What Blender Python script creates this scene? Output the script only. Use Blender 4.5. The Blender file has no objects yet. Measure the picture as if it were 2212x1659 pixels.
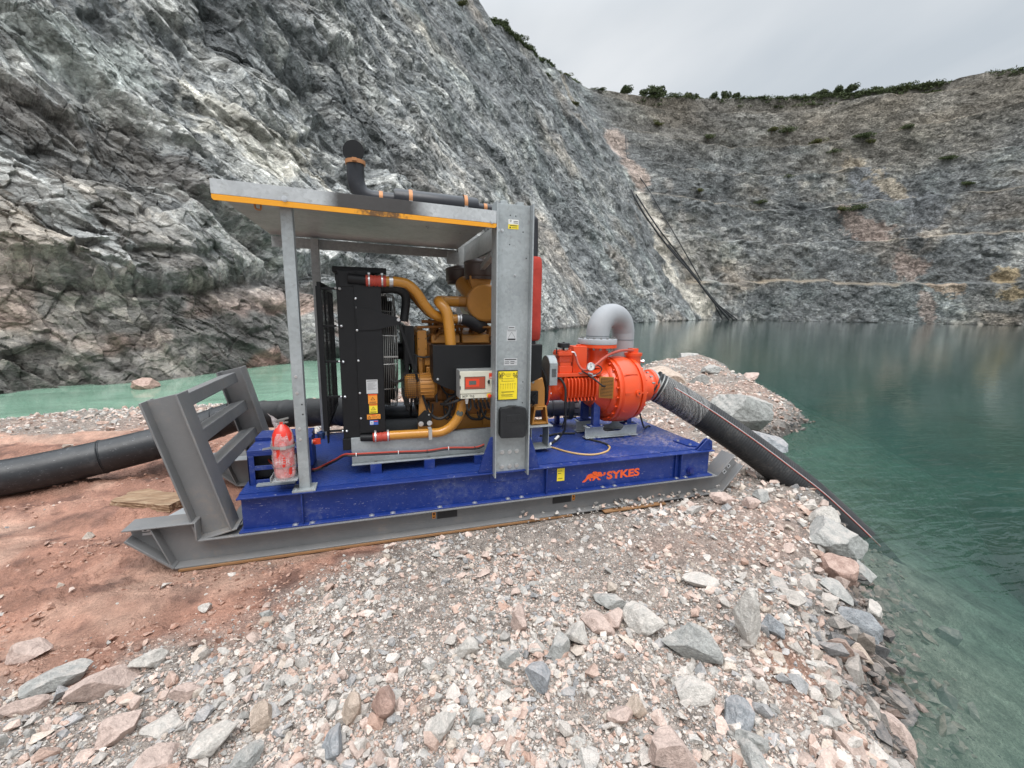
import bpy, bmesh, math, random
import numpy as np
from mathutils import Vector, Matrix
PI = math.pi
scene = bpy.context.scene
COL = scene.collection
ZW = -1.05          # water level; z = 0 is the pump unit's deck

# ------------------------------------------------------------------ camera
CAMP = (1.103, -3.7124, 1.5)
cam_d = bpy.data.cameras.new("camera"); cam = bpy.data.objects.new("camera", cam_d); COL.objects.link(cam)
_p, _y, _r = .1656, .3109, .0152
fw = Vector((math.sin(_y)*math.cos(_p), math.cos(_y)*math.cos(_p), -math.sin(_p)))
rt = Vector((math.cos(_y), -math.sin(_y), 0)); up = rt.cross(fw)
r2 = rt*math.cos(_r)+up*math.sin(_r); u2 = up*math.cos(_r)-rt*math.sin(_r)
M = Matrix((r2, u2, -fw)).transposed().to_4x4(); M.translation = Vector(CAMP)
cam.matrix_world = M
cam_d.sensor_width = 36; cam_d.lens = 36*923.1/2212
cam_d.clip_start = .05; cam_d.clip_end = 4000
scene.camera = cam
scene.view_settings.view_transform = 'Standard'; scene.view_settings.look = 'None'
scene.view_settings.exposure = 0.08; scene.view_settings.gamma = 1
scene.cycles.use_denoising = True
scene.cycles.max_bounces = 8; scene.cycles.transparent_max_bounces = 12
scene.cycles.diffuse_bounces = 3; scene.cycles.glossy_bounces = 4

# ------------------------------------------------------------------ node helper
def mat(name):
    m = bpy.data.materials.new(name); m.use_nodes = True
    nt = m.node_tree; nt.nodes.clear()
    return m, nt
class N:
    def __init__(s, nt): s.nt = nt
    def n(s, t, ins=None, **kw):
        o = s.nt.nodes.new(t)
        for k, v in kw.items(): setattr(o, k, v)
        for k, v in (ins or {}).items():
            i = o.inputs[k]
            if hasattr(v, 'is_output') or isinstance(v, bpy.types.NodeSocket): s.nt.links.new(v, i)
            else: i.default_value = v
        return o
    def noise(s, vec, scale, detail=4, rough=.55, dist=0):
        return s.n('ShaderNodeTexNoise', {'Vector': vec, 'Scale': scale, 'Detail': detail, 'Roughness': rough, 'Distortion': dist}).outputs['Fac']
    def ramp(s, fac, stops):
        r = s.n('ShaderNodeValToRGB', {'Fac': fac}); e = r.color_ramp.elements
        while len(e) < len(stops): e.new(.5)
        for q, (p, c) in zip(e, stops):
            q.position = p; q.color = (c, c, c, 1) if isinstance(c, (int, float)) else (*c, 1)
        return r.outputs['Color']
    def mix(s, f, a, b, mode='MIX'):
        m = s.n('ShaderNodeMix', data_type='RGBA', blend_type=mode); m.clamp_factor = True
        for i, v in ((0, f), (6, a), (7, b)):
            if isinstance(v, bpy.types.NodeSocket): s.nt.links.new(v, m.inputs[i])
            elif i == 0: m.inputs[0].default_value = v
            else: m.inputs[i].default_value = (*v, 1) if len(v) == 3 else v
        return m.outputs[2]
    def math(s, op, a, b=0., c=0.):
        m = s.n('ShaderNodeMath', operation=op)
        for i, v in enumerate((a, b, c)):
            if isinstance(v, bpy.types.NodeSocket): s.nt.links.new(v, m.inputs[i])
            else: m.inputs[i].default_value = v
        return m.outputs[0]
    def bump(s, h, dist, strength=1., normal=None):
        i = {'Height': h, 'Distance': dist, 'Strength': strength}
        if normal is not None: i['Normal'] = normal
        return s.n('ShaderNodeBump', i).outputs[0]
    def out(s, surf, vol=None):
        o = s.n('ShaderNodeOutputMaterial', {'Surface': surf} if surf is not None else {})
        if vol is not None: s.nt.links.new(vol, o.inputs['Volume'])

# ------------------------------------------------------------------ sky (overcast, brighter overhead) + soft sun
SUN_EL, SUN_AZ = math.radians(62), math.radians(200)   # azimuth clockwise from +Y
w = bpy.data.worlds.new("World"); scene.world = w; w.use_nodes = True
nt = w.node_tree; nt.nodes.clear(); g = N(nt)
tc = g.n('ShaderNodeTexCoord').outputs['Generated']
sky = g.n('ShaderNodeTexSky', sky_type='NISHITA', sun_disc=False, sun_elevation=SUN_EL, sun_rotation=SUN_AZ)
sx = g.n('ShaderNodeSeparateXYZ', {0: tc}).outputs
zc = g.math('MAXIMUM', sx[2], 0.0)
zz = g.math('ADD', zc, .22)
pv = g.n('ShaderNodeCombineXYZ', {0: g.math('DIVIDE', sx[0], zz), 1: g.math('DIVIDE', sx[1], zz), 2: 0.0}).outputs[0]
mp = g.n('ShaderNodeMapping', {'Vector': pv, 'Rotation': (0, 0, .5), 'Scale': (1., .42, 1)}).outputs[0]
n1 = g.noise(mp, 1.3, 5, .5, .3)
n2 = g.noise(pv, .5, 3, .5)
cl = g.ramp(g.math('ADD', g.math('MULTIPLY', n1, .55), g.math('MULTIPLY', n2, .45)), [(.40, (.565, .62, .675)), (.58, (.84, .865, .89))])
grad = g.n('ShaderNodeMapRange', {0: zc, 1: 0.50, 2: .98, 3: 1.0, 4: 4.8}, interpolation_type='SMOOTHSTEP').outputs[0]
cl2 = g.n('ShaderNodeVectorMath', {0: cl, 'Scale': grad}, operation='SCALE').outputs[0]
bg1 = g.n('ShaderNodeBackground', {0: sky.outputs[0], 1: 0.05})
bg2 = g.n('ShaderNodeBackground', {0: cl2, 1: 1.0})
ms = g.n('ShaderNodeMixShader', {0: .93, 1: bg1.outputs[0], 2: bg2.outputs[0]})
g.n('ShaderNodeOutputWorld', {0: ms.outputs[0]})
sl = bpy.data.lights.new("sun", 'SUN'); sl.energy = 1.5; sl.angle = math.radians(35); sl.color = (1, .97, .93)
so = bpy.data.objects.new("sun", sl); COL.objects.link(so)
sd_ = Vector((math.sin(SUN_AZ)*math.cos(SUN_EL), math.cos(SUN_AZ)*math.cos(SUN_EL), math.sin(SUN_EL)))
so.rotation_euler = sd_.to_track_quat('Z', 'Y').to_euler(); so.location = (0, 0, 60)

# ------------------------------------------------------------------ numpy noise
def hsh(ix, iy, seed):
    with np.errstate(over='ignore'):
        h = (ix.astype(np.int64)*374761393 + iy.astype(np.int64)*668265263 + seed*1442695041) & 0xffffffff
        h = ((h ^ (h >> 13))*1274126177) & 0xffffffff
        h = ((h ^ (h >> 16))*2246822519) & 0xffffffff
        h = h ^ (h >> 15)
    return h.astype(np.float64)/4294967296.
def vnoise(x, y, seed=0):
    x0 = np.floor(x); y0 = np.floor(y); fx = x-x0; fy = y-y0
    fx = fx*fx*fx*(fx*(fx*6-15)+10); fy = fy*fy*fy*(fy*(fy*6-15)+10)
    a = hsh(x0, y0, seed); b = hsh(x0+1, y0, seed); c = hsh(x0, y0+1, seed); d = hsh(x0+1, y0+1, seed)
    return (a*(1-fx)+b*fx)*(1-fy)+(c*(1-fx)+d*fx)*fy*1.0
def fbm(x, y, seed=0, oct=4, gain=.5):
    t = 0; a = 1; s = 0
    for i in range(oct):
        t = t+a*(vnoise(x*2**i+i*17.3, y*2**i-i*9.1, seed+i)-.5)*2; s += a; a *= gain
    return t/s
def vor(x, y, seed):
    "nearest jittered cell: F1, F2, offset to centre, three random numbers of the cell"
    x0 = np.floor(x); y0 = np.floor(y)
    F1 = np.full(x.shape, 9.); F2 = F1.copy(); dx = np.zeros_like(F1); dy = dx.copy(); cx_ = dx.copy(); cy_ = dx.copy()
    for i in (-1, 0, 1):
        for j in (-1, 0, 1):
            ix = x0+i; iy = y0+j
            ex = x-(ix+.1+.8*hsh(ix, iy, seed)); ey = y-(iy+.1+.8*hsh(ix, iy, seed+71))
            d = np.sqrt(ex*ex+ey*ey); m = d < F1
            F2 = np.where(m, F1, np.minimum(F2, d))
            F1 = np.where(m, d, F1); dx = np.where(m, ex, dx); dy = np.where(m, ey, dy)
            cx_ = np.where(m, ix, cx_); cy_ = np.where(m, iy, cy_)
    return F1, F2, dx, dy, hsh(cx_, cy_, seed+5), hsh(cx_, cy_, seed+6), hsh(cx_, cy_, seed+7)
def sstep(a, b, x):
    t = np.clip((x-a)/(b-a), 0, 1); return t*t*(3-2*t)
def sdpoly(px, py, poly):
    "signed distance, positive inside"
    P = np.array(poly, float); best = np.full(px.shape, 1e9); ins = np.zeros(px.shape, bool)
    for a, b in zip(P, np.roll(P, -1, 0)):
        ex, ey = b-a; wx = px-a[0]; wy = py-a[1]
        t = np.clip((wx*ex+wy*ey)/(ex*ex+ey*ey+1e-12), 0, 1)
        best = np.minimum(best, (wx-ex*t)**2+(wy-ey*t)**2)
        c = ((a[1] > py) != (b[1] > py)) & (px < (b[0]-a[0])*(py-a[1])/((b[1]-a[1])+1e-15)+a[0])
        ins ^= c
    return np.where(ins, 1, -1)*np.sqrt(best)
def meshgrid_mesh(name, X, Y, Z, material, smooth=False, attrs=None, flip=False):
    n, m = X.shape; me = bpy.data.meshes.new(name)
    co = np.stack([X, Y, Z], -1).reshape(-1, 3).astype(np.float32)
    idx = np.arange(n*m).reshape(n, m)
    q = np.stack([idx[:-1, :-1], idx[1:, :-1], idx[1:, 1:], idx[:-1, 1:]], -1).reshape(-1, 4)
    if flip: q = q[:, ::-1]
    me.vertices.add(len(co)); me.vertices.foreach_set('co', co.ravel())
    me.loops.add(q.size); me.loops.foreach_set('vertex_index', q.ravel().astype(np.int32))
    me.polygons.add(len(q)); me.polygons.foreach_set('loop_start', (np.arange(len(q))*4).astype(np.int32))
    me.polygons.foreach_set('loop_total', np.full(len(q), 4, np.int32))
    me.polygons.foreach_set('use_smooth', np.full(len(q), smooth))
    me.update(calc_edges=True); me.materials.append(material)
    for k, v in (attrs or {}).items():
        if v.ndim == 3:
            a = me.attributes.new(k, 'FLOAT_COLOR', 'POINT')
            c4 = np.concatenate([v.reshape(-1, 3), np.ones((n*m, 1))], 1).astype(np.float32); a.data.foreach_set('color', c4.ravel())
        else:
            a = me.attributes.new(k, 'FLOAT', 'POINT'); a.data.foreach_set('value', v.ravel().astype(np.float32))
    return me
def link(name, me, parent=None, **props):
    o = bpy.data.objects.new(name, me); COL.objects.link(o)
    if parent: o.parent = parent
    for k, v in props.items(): o[k] = v
    return o

# ------------------------------------------------------------------ quarry wall
BASE = [(-60, -55), (-45, -25), (-28, -4), (-17, 7.5), (-12.5, 10.4), (-9.3, 12.3), (-7.7, 12.9), (-6.0, 13.9), (-4.3, 16.7), (-1.7, 21), (2.7, 27), (10.4, 35.2),
        (24.2, 54.6), (52, 87), (88, 120), (135, 160), (185, 203), (222, 194), (255, 165), (285, 125), (300, 80), (300, 30), (285, -30), (250, -90), (190, -150), (110, -190)]
def wall_frame():
    B = np.array(BASE, float)
    seg = np.linalg.norm(np.diff(B, axis=0), axis=1); L = np.concatenate([[0], np.cumsum(seg)])
    s = np.linspace(0, L[-1], 9000); x = np.interp(s, L, B[:, 0]); y = np.interp(s, L, B[:, 1])
    def smooth(v, rad):      # window that grows with distance from the camera
        c = np.concatenate([[0], np.cumsum(v)]); i = np.arange(len(v)); r = np.maximum(1, rad).astype(int)
        a = np.maximum(0, i-r); b = np.minimum(len(v), i+r+1); return (c[b]-c[a])/(b-a)
    dist = np.hypot(x-1.1, y+3.7); ds = s[1]-s[0]
    rr = np.clip(.07*dist, .8, 12)/ds
    x = smooth(x, rr); y = smooth(y, rr)
    tx = np.gradient(x, s); ty = np.gradient(y, s)
    r3 = np.maximum(rr*1.2, np.clip(9-.05*dist, 0, 9)/ds)
    tx = smooth(tx, r3); ty = smooth(ty, r3); tx = smooth(tx, r3*.5); ty = smooth(ty, r3*.5); l = np.hypot(tx, ty)
    return s, x, y, -ty/l, tx/l          # outward normal (left of travel = away from the pit for this direction)
RIM = [(-400, -400), (1000, -60), (1035, 0), (1060, 35), (1095, 60), (1130, 95), (1170, 122), (1200, 150), (1230, 168), (1265, 186), (1300, 194), (1360, 207), (1500, 214), (1700, 213), (1800, 208), (1900, 198), (2000, 184), (2100, 165), (2212, 148), (2400, 120), (2900, 60)]
def proj(x, y, z):
    vx, vy, vz = x-CAMP[0], y-CAMP[1], z-CAMP[2]
    w_ = vx*fw[0]+vy*fw[1]+vz*fw[2]; w_ = np.where(w_ < .05, .05, w_)
    return 1106+923.1*(vx*r2[0]+vy*r2[1]+vz*r2[2])/w_, 829.5-923.1*(vx*u2[0]+vy*u2[1]+vz*u2[2])/w_, w_
def backset(z, s, far):
    # far wall: steep faces between benches; near cliff: even slope
    b = np.zeros_like(z)
    for i, (h, wd) in enumerate(((22, 8), (46, 9), (71, 9), (94, 9), (116, 10), (140, 12), (165, 12))):
        hh = h+5*fbm(s*.012, s*0+i*3.1, 40+i, 3)+1.2*fbm(s*.15, s*0+i, 60+i, 2)
        b = b+wd*(1.15+.5*fbm(s*.02, s*0+i*7., 80+i, 2))*sstep(0, 2.2, z-hh)
    nearb = .56*z+1.0*sstep(0, 2.5, z-9-.06*s*0)
    return (1-far)*nearb + far*(.12*z+b)
def build_wall():
    s, bx, by, nx, ny = wall_frame()
    az = np.unwrap(np.arctan2(bx-1.1, by+3.7)); dist = np.hypot(bx-1.1, by+3.7)
    dens = np.abs(np.gradient(az, s))*(480)+ .35/(dist*.0045)*.28     # columns per metre
    vis = (az > math.radians(-40)) & (az < math.radians(76))
    dens = np.where(vis, dens*1.45, dens*.35)
    cum = np.concatenate([[0], np.cumsum((dens[1:]+dens[:-1])/2*np.diff(s))])
    NC = int(cum[-1]); S = np.interp(np.linspace(0, cum[-1], NC), cum, s)
    BX, BY, NX, NY = (np.interp(S, s, v) for v in (bx, by, nx, ny))
    far = sstep(0, 1, (S-np.interp(0, [0], [0])-s[np.argmin(np.hypot(bx-175, by-195))])/26.+.3)
    D0 = np.hypot(BX-1.1, BY+3.7)
    # rim height per column
    zt = np.full(NC, 0.); done = np.zeros(NC, bool)
    rx, ry = zip(*RIM)
    for z in np.concatenate([np.arange(.5, 30, .25), np.arange(30, 230, .5)]):
        bk = backset(np.full(NC, z), S, far)
        X, Y, W = proj(BX+NX*bk, BY+NY*bk, ZW+z)
        hit = (~done) & ((Y < np.interp(X, rx, ry)) | (Y < -300) | (W < 1))
        zt[hit] = z; done |= hit
    zt[~done] = 120
    k = np.maximum(3, (9*np.ones(NC))).astype(int)
    zt = np.convolve(np.pad(zt, 6, mode='edge'), np.ones(13)/13, 'valid')
    X, Y, W = proj(BX, BY, ZW+0*BX)
    zt = np.maximum(zt, 6)
    NR = 540
    e = np.linspace(0, 1, NR)[:, None]
    a = .40; et = zt/(D0+a*zt)
    z = D0*(e*et)/(1-a*e*et)
    z = np.concatenate([-4*np.linspace(1, .15, 5)[:, None]*np.ones(NC), z], 0)
    # plateau rows above the rim
    top = z[-1:]
    ext = np.array([1.0, 2.5, 5, 9, 15, 25, 45, 80])[:, None]
    Z = np.concatenate([z, top+ext*.10*np.maximum(D0/100, .15)], 0)
    U = np.broadcast_to(S, Z.shape); zz = np.concatenate([z, np.repeat(top, len(ext), 0)], 0)
    bk = backset(np.maximum(zz, 0), U, np.broadcast_to(far, Z.shape)) + .3*np.minimum(zz, 0)
    bk[-len(ext):] += ext*np.maximum(D0/100, .15)
    # ---- displacement: broken facets at many sizes, limited by the local grid spacing
    DD = np.hypot(BX+NX*bk-1.1, BY+NY*bk+3.7)
    sp = DD*.0016
    fr = np.broadcast_to(far, Z.shape)
    dip = -.80+.25*fbm(U*.02, zz*.02, 3, 2) + .35*sstep(0, 1, (30-U+S[0])/30*0)
    nearL = sstep(75, 45, DD*1.0)   # big tilted slabs on the nearest cliff
    wx = U+3.0*fbm(U*.05, zz*.05, 11, 3)*1.5; wz = zz*1.12+3.0*fbm(U*.05, zz*.05, 12, 3)*1.5
    disp = np.zeros_like(Z); tone = np.zeros_like(Z); crack = np.zeros_like(Z)
    for i, size in enumerate((26, 12, 6, 3, 1.5, .75, .38, .19)):
        ang = (-.60, -.95, -.75, -.45, -1.0, -.7, -.9, -.6)[i]
        ca, sa = math.cos(ang), math.sin(ang)
        px_ = U+size*1.3*fbm(U/size*.23, zz/size*.23, 300+i, 3); pz_ = zz*1.12+size*1.3*fbm(U/size*.23, zz/size*.23, 310+i, 3)
        p = (px_*ca+pz_*sa)/size/1.55; q = (-px_*sa+pz_*ca)/size
        cb, sb = math.cos(-1.25+.5*(i % 2)), math.sin(-1.25+.5*(i % 2))      # far wall: joints stand nearly upright
        p = np.where(fr > .5, (px_*cb+pz_*sb)/size/1.7, p); q = np.where(fr > .5, (-px_*sb+pz_*cb)/size*1.15, q)
        F1, F2, dx, dy, h1, h2, h3 = vor(p, q, 100+i*10)
        vis_ = sstep(1.2, 3.2, size/sp)
        amp = (.08, .15, .19, .20, .22, .23, .23, .23)[i]*size*(1-.12*fr)
        rough = .45+.75*sstep(-.25, .45, fbm(U/size*.07+3, zz/size*.07, 400+i, 2))      # some areas massive, some shattered
        if i < 2: rough = (1.0-.45*fr)*(.35+.65*np.clip(fr+sstep(0, 22, zz), 0, 1))
        f = (h1-.5)*1.1 + (h2-.5)*1.5*dx*1.9 + (h3-.62)*2.3*dy
        if i < 3: f = f*sstep(0, (.45, .35, .22)[i], F2-F1)
        disp += vis_*amp*rough*f
        if i > 1:
            ce = np.exp(-((F2-F1)/.05)**2)*sstep(.35, .7, h2); crack += vis_*ce*(.6 if i < 6 else .35)*rough
            disp -= vis_*amp*.22*ce*rough
        if i == 4:
            for _ in range(3):
                disp[:, 1:-1] = .25*disp[:, :-2]+.5*disp[:, 1:-1]+.25*disp[:, 2:]; disp[1:-1] = .25*disp[:-2]+.5*disp[1:-1]+.25*disp[2:]
        tone += vis_*(h1*.5+h3*.5-.5)*(.25, .3, .5, .7, .8, .8, .7, .6)[i]
    # strata ledges
    for i, size in enumerate((5.5, 1.7, .6)):
        ang = -.75; q = (-wx*math.sin(ang)+wz*math.cos(ang))/size+1.5*fbm(U/size*.2, zz/size*.2, 500+i, 3)
        t = q-np.floor(q); vis_ = sstep(1.5, 3.5, size/sp)
        disp += (1-fr)*vis_*size*.05*(t-.5)*sstep(0, .4, fbm(U/size*.06, zz/size*.06, 520+i, 2))
    gx = np.interp(D0, [12, 60, 250], [1.0, .8, 1.0])
    disp = disp*gx*np.where(zz >= 0, 1, .4)
    fade = np.ones(Z.shape[0]); fade[-len(ext):] = .35; disp = disp*fade[:, None]
    hx = .86; Xw = BX+NX*bk-NX*disp*hx; Yw = BY+NY*bk-NY*disp*hx; Zw = ZW+Z+disp*.5
    return dict(S=S, U=U, z=zz, X=Xw, Y=Yw, Z=Zw, tone=tone, crack=crack, far=fr, DD=DD, NX=NX, NY=NY, zt=zt, sp=sp, next=len(ext))
WALL = build_wall()
# colour features on the rock: (world polyline, radius, colour, strength)
PATCHES = [
    ([(143.5, 243.6, 105.9), (148.1, 236.6, 92.7), (154.9, 232.6, 79.3)], 8.5, (.56, .455, .395), 1., 1),
    ([(155.1, 225.9, 68.2), (156.9, 217.7, 54.1), (159.8, 211.5, 38.4)], 7.5, (.66, .61, .53), 1., 1),
    ([(159.0, 212., 38.4), (154.5, 195.2, 22.2), (166., 197.8, 12.2), (183., 200.5, 2.3)], 10., (.72, .67, .58), 1., 1),
    ([(176.5, 234.9, 83.3), (180.1, 225.8, 62.8), (187.2, 215.0, 38.6), (194.2, 211.4, 23.9)], 2.8, (.40, .385, .36), .9, 1),
    ([(-11.1, 17.8, 8.2), (-9.9, 18.5, 8.0), (-9.0, 19.9, 8.1), (-7.6, 20.1, 7.2), (-6.0, 19.9, 6.5)], 1.3, (.17, .155, .14), .7),  # dark brown band; the overhang's shade is painted into its colour
    ([(-12., 19.7, 12.1), (-10.0, 20.0, 11.7), (-10.4, 24.4, 13.1)], 1.6, (.46, .49, .46), .7), ([(-11., 16.0, 6.5), (-9.3, 15.6, 5.5), (-8.4, 15.4, 4.5), (-7.4, 15.3, 3.5)], .9, (.52, .54, .53), .65),
    ([(-7.1, 28.0, 12.9), (-5.4, 29.1, 12.3), (-3.9, 33.2, 12.2)], 2.4, (.66, .63, .55), .8), ([(-2.8, 45.2, 27.7), (-0.2, 50.2, 28.0), (1.5, 50.8, 25.3)], 2., (.50, .50, .47), .6),
    ([(268., 190., 64.), (272.4, 187.3, 58.6), (280.1, 176.5, 45.6), (278.7, 159.6, 28.5)], 7., (.44, .35, .305), .9),
    ([(278.2, 159.2, 25.8), (272.7, 145.3, 10.6), (273.0, 142.3, 0.)], 2.8, (.42, .35, .31), .9),
    ([(286.3, 196.1, 85.4), (295.7, 182.3, 70.8), (292.7, 165.8, 59.6)], 10., (.23, .24, .25), .9, 1),
    ([(292.1, 207.4, 97.3), (293.9, 189.3, 81.4), (297.9, 176.6, 71.9)], 4.5, (.54, .47, .37), .9),
    ([(296.5, 128.2, 22.0), (289.5, 120.7, 12.7)], 4.5, (.46, .34, .18), .7), ([(278.8, 146.0, 19.0), (279.6, 138.6, 16.4)], 4.5, (.52, .39, .28), .75),
    ([(287.5, 168.0, 49.7), (280.7, 159.4, 40.6)], 5., (.12, .13, .135), .8),
    ([(99.4, 232.8, 127.7), (98.3, 206.4, 105.0)], 4., (.46, .41, .33), .7),
]

def wall_colour(W):
    U, z, tone, crack, far = W['U'], W['z'], W['tone'], W['crack'], W['far']
    X, Y, Z = W['X'], W['Y'], W['Z']
    sb_ = .20*fbm((U*.70-z*.72)*.035, (U*.72+z*.70)*.16, 9, 4)*(1-far)
    t = np.clip(.5+sb_+.36*tone+.30*fbm(U*.06, z*.06, 7, 4)+.15*fbm(U*.6, z*.6, 8, 3), 0, 1)[..., None]
    c0 = np.array([.075, .081, .085]); c1 = np.array([.205, .214, .213]); c2 = np.array([.52, .515, .48])
    col = np.where(t < .55, c0+(c1-c0)*t/.55, c1+(c2-c1)*(t-.55)/.45)
    col = col*(1.18-.12*far[..., None])
    # warm / rusty and greenish staining
    wm = .8*sstep(.12, .5, fbm(U*.035+5, z*.05, 21, 4)+.15*(far*2-1)*0+.12*sstep(4, 0, z)*(1-far))[..., None]
    col = col*(1-.55*wm)+.55*wm*col*np.array([1.28, 1.02, .82])
    gr = sstep(.1, .5, fbm(U*.05+50, z*.05, 22, 3))[..., None]
    col = col*(1-.4*gr)+.4*gr*col*np.array([.92, 1.02, 1.0])
    pk = (sstep(.05, .45, fbm(U*.5+9, z*.7, 23, 3))*sstep(4.5, 1.0, z+1.5*fbm(U*.1, z*.1, 24, 2))*(1-far)*sstep(60, 30, W['DD']))[..., None]
    col = col*(1-.7*pk)+.7*pk*np.array([.50, .32, .25])*(.5+t)
    # upper far wall: weathered, browner
    up_ = (far*sstep(.55, .95, z/np.maximum(W['zt'], 1)+.12*fbm(U*.03, z*.05, 25, 3)))[..., None]
    col = col*(1-.65*up_)+.65*up_*np.array([.205, .18, .145])*(.5+1.0*t)
    # ochre debris lines of the benches, their lit edges painted into the colour
    for i, h in enumerate((22, 46, 71, 94, 116, 140, 165)):
        hh = h+5*fbm(U*.012, U*0+i*3.1, 40+i, 3)+1.2*fbm(U*.15, U*0+i, 60+i, 2)
        b = (far*np.exp(-((z-hh-1.1)/1.15)**2)*sstep(-.36, .10, fbm(U*.045, z*0+i, 90+i, 4)))[..., None]
        col = col*(1-.8*b)+.8*b*np.array([.37, .305, .225])
    right = (far*sstep(0.0, .5, fbm(U*.02, z*.03, 28, 3)+.5*sstep(430, 520, U-0*U)))[..., None]
    col = col*(1-.45*right)+.45*right*col*np.array([1.22, 1.08, .90])
    for pts, rad, c, st, *flat in PATCHES:
        P = np.array(pts, float); best = np.full(X.shape, 1e9)
        for a, b in zip(P[:-1], P[1:]):
            e = b-a; d = [X-a[0], Y-a[1], Z-a[2]]
            tt = np.clip((d[0]*e[0]+d[1]*e[1]+d[2]*e[2])/(e@e), 0, 1)
            best = np.minimum(best, (d[0]-e[0]*tt)**2+(d[1]-e[1]*tt)**2+(d[2]-e[2]*tt)**2)
        q = np.sqrt(best)/rad+.9*fbm(U/rad*.9, z/rad*.9, 31, 4)+.4*fbm(U/rad*5, z/rad*5, 32, 2)
        k = (sstep(1.15, .65, q)*st)[..., None]
        col = col*(1-k)+k*np.array(c)*((.75+.35*t) if flat else (.40+1.0*t)*.92)
    col = col*(1-.45*np.clip(crack, 0, 1))[..., None]
    wet = (sstep(.45, .0, z)*.5)[..., None]; col = col*(1-wet)
    # grass and soil above the rim
    rim = np.zeros(z.shape[0]); rim[-W['next']:] = 1; k = rim[:, None, None]
    sc = sstep(-.2, .3, fbm(U*.15, Z*.3, 33, 3))[..., None]
    col = col*(1-k)+k*(np.array([.055, .065, .030])*sc+np.array([.16, .13, .08])*(1-sc))
    return np.clip(col, 0, 1)
m, nt = mat('quarry rock'); g = N(nt)
at = g.n('ShaderNodeAttribute', attribute_name='col').outputs['Color']
sc_ = g.n('ShaderNodeAttribute', attribute_name='fine').outputs['Fac']
pos = g.n('ShaderNodeTexCoord').outputs['Object']
ps = g.n('ShaderNodeVectorMath', {0: pos, 'Scale': sc_}, operation='SCALE').outputs[0]
rot = g.n('ShaderNodeMapping', {'Vector': pos, 'Rotation': (.3, .7, -.4), 'Scale': (1., 1., 1.5)}).outputs[0]
nA = g.noise(rot, 1.1, 12, .70, .25)
nB = g.noise(rot, 6., 8, .72, .2)
wr = g.n('ShaderNodeVectorMath', {0: g.n('ShaderNodeTexNoise', {'Vector': pos, 'Scale': .8, 'Detail': 4.}).outputs['Color'], 'Scale': .9}, operation='SCALE').outputs[0]
wp = g.n('ShaderNodeVectorMath', {0: pos, 1: wr}, operation='ADD').outputs[0]
c = at; ht = g.math('MULTIPLY', nA, .55)
def block(size, rotn, ten, hgt, c, ht):      # split blocks: every cell gets its own tone and its own tilt
    v = g.n('ShaderNodeMapping', {'Vector': wp, 'Rotation': rotn, 'Scale': (1./size, 1./size/1.0, 1.75/size)}).outputs[0]
    vo = g.n('ShaderNodeTexVoronoi', {'Vector': v, 'Scale': 1., 'Randomness': 1.}, feature='F1').outputs
    d = g.n('ShaderNodeVectorMath', {0: v, 1: vo['Position']}, operation='SUBTRACT').outputs[0]
    rd = g.n('ShaderNodeVectorMath', {0: vo['Color'], 1: (.5, .5, .5)}, operation='SUBTRACT').outputs[0]
    h = g.n('ShaderNodeVectorMath', {0: d, 1: rd}, operation='DOT_PRODUCT').outputs['Value']
    ht = g.math('ADD', ht, g.math('MULTIPLY', h, hgt*size))
    t = g.ramp(g.n('ShaderNodeSeparateColor', {0: vo['Color']}).outputs[1], [(0., 1-ten), (.55, 1.), (.85, 1+ten*.9), (1., 1+ten*2.0)])
    return g.mix(1., c, t, 'MULTIPLY'), ht
c, ht = block(.30, (.5, .9, .2), .17, 1.3, c, ht)
c, ht = block(.95, (.9, .6, -.3), .16, 1.25, c, ht)
c, ht = block(3.1, (.6, 1.0, .5), .13, 1.0, c, ht)
c, ht = block(9.5, (.7, .8, .1), .13, .55, c, ht)
tn = g.ramp(nA, [(.30, .50), (.46, .92), (.60, 1.08), (.76, 1.5)])
tn2 = g.ramp(nB, [(.3, .60), (.5, 1.0), (.72, 1.4)])
c = g.mix(1., c, tn, 'MULTIPLY'); c = g.mix(1., c, tn2, 'MULTIPLY')
ht = g.math('ADD', ht, g.math('MULTIPLY', nB, .12))
bs = g.n('ShaderNodeBsdfPrincipled', {'Base Color': c, 'Roughness': .84, 'Specular IOR Level': .25, 'Normal': g.bump(ht, 1., .9)})
g.out(bs.outputs[0])
MAT_ROCKWALL = m
wc = wall_colour(WALL)
me = meshgrid_mesh('quarry_wall', WALL['X'], WALL['Y'], WALL['Z'], m, False, {'col': wc, 'fine': 30./WALL['DD']})
link('quarry_wall', me, kind='structure')
# ------------------------------------------------------------------ ground sheet (land, banks and the lake bed)
SHORE = [(-60, 4), (-30, 5.5), (-10, 7.2), (-6.79, 8.35), (-6.1, 9.0), (-5.0, 9.2), (-1.5, 9.07), (2, 9.5), (5, 9.3), (8, 9.9), (10.6, 11.2), (13, 13.4), (15.3, 14.5), (18.2, 15.5), (17.6, 13), (15.25, 10.05),
         (13.8, 7.4), (12.1, 4.8), (11.1, 3.77), (9.2, 2.9), (8.2, 2.2), (7.3, 1.1), (6.8, .5), (6.45, -.02), (6.15, -.6), (5.7, -.95), (5.2, -1.42), (4.78, -1.77), (4.5, -2.05), (4.1, -2.3), (3.82, -2.55), (3.65, -3.5), (4.3, -6), (6, -15), (12, -60), (-60, -60)]
MUD = [(1.5, .1), (1.35, -.12), (.95, -.32), (.70, -.68), (.25, -1.0), (-.36, -.95), (-.8, -1.05), (-2, -1.25), (-8, -1.6), (-14, 3), (-8, 5.2), (-3, 4.7), (0, 4.6), (.8, 2)]
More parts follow.
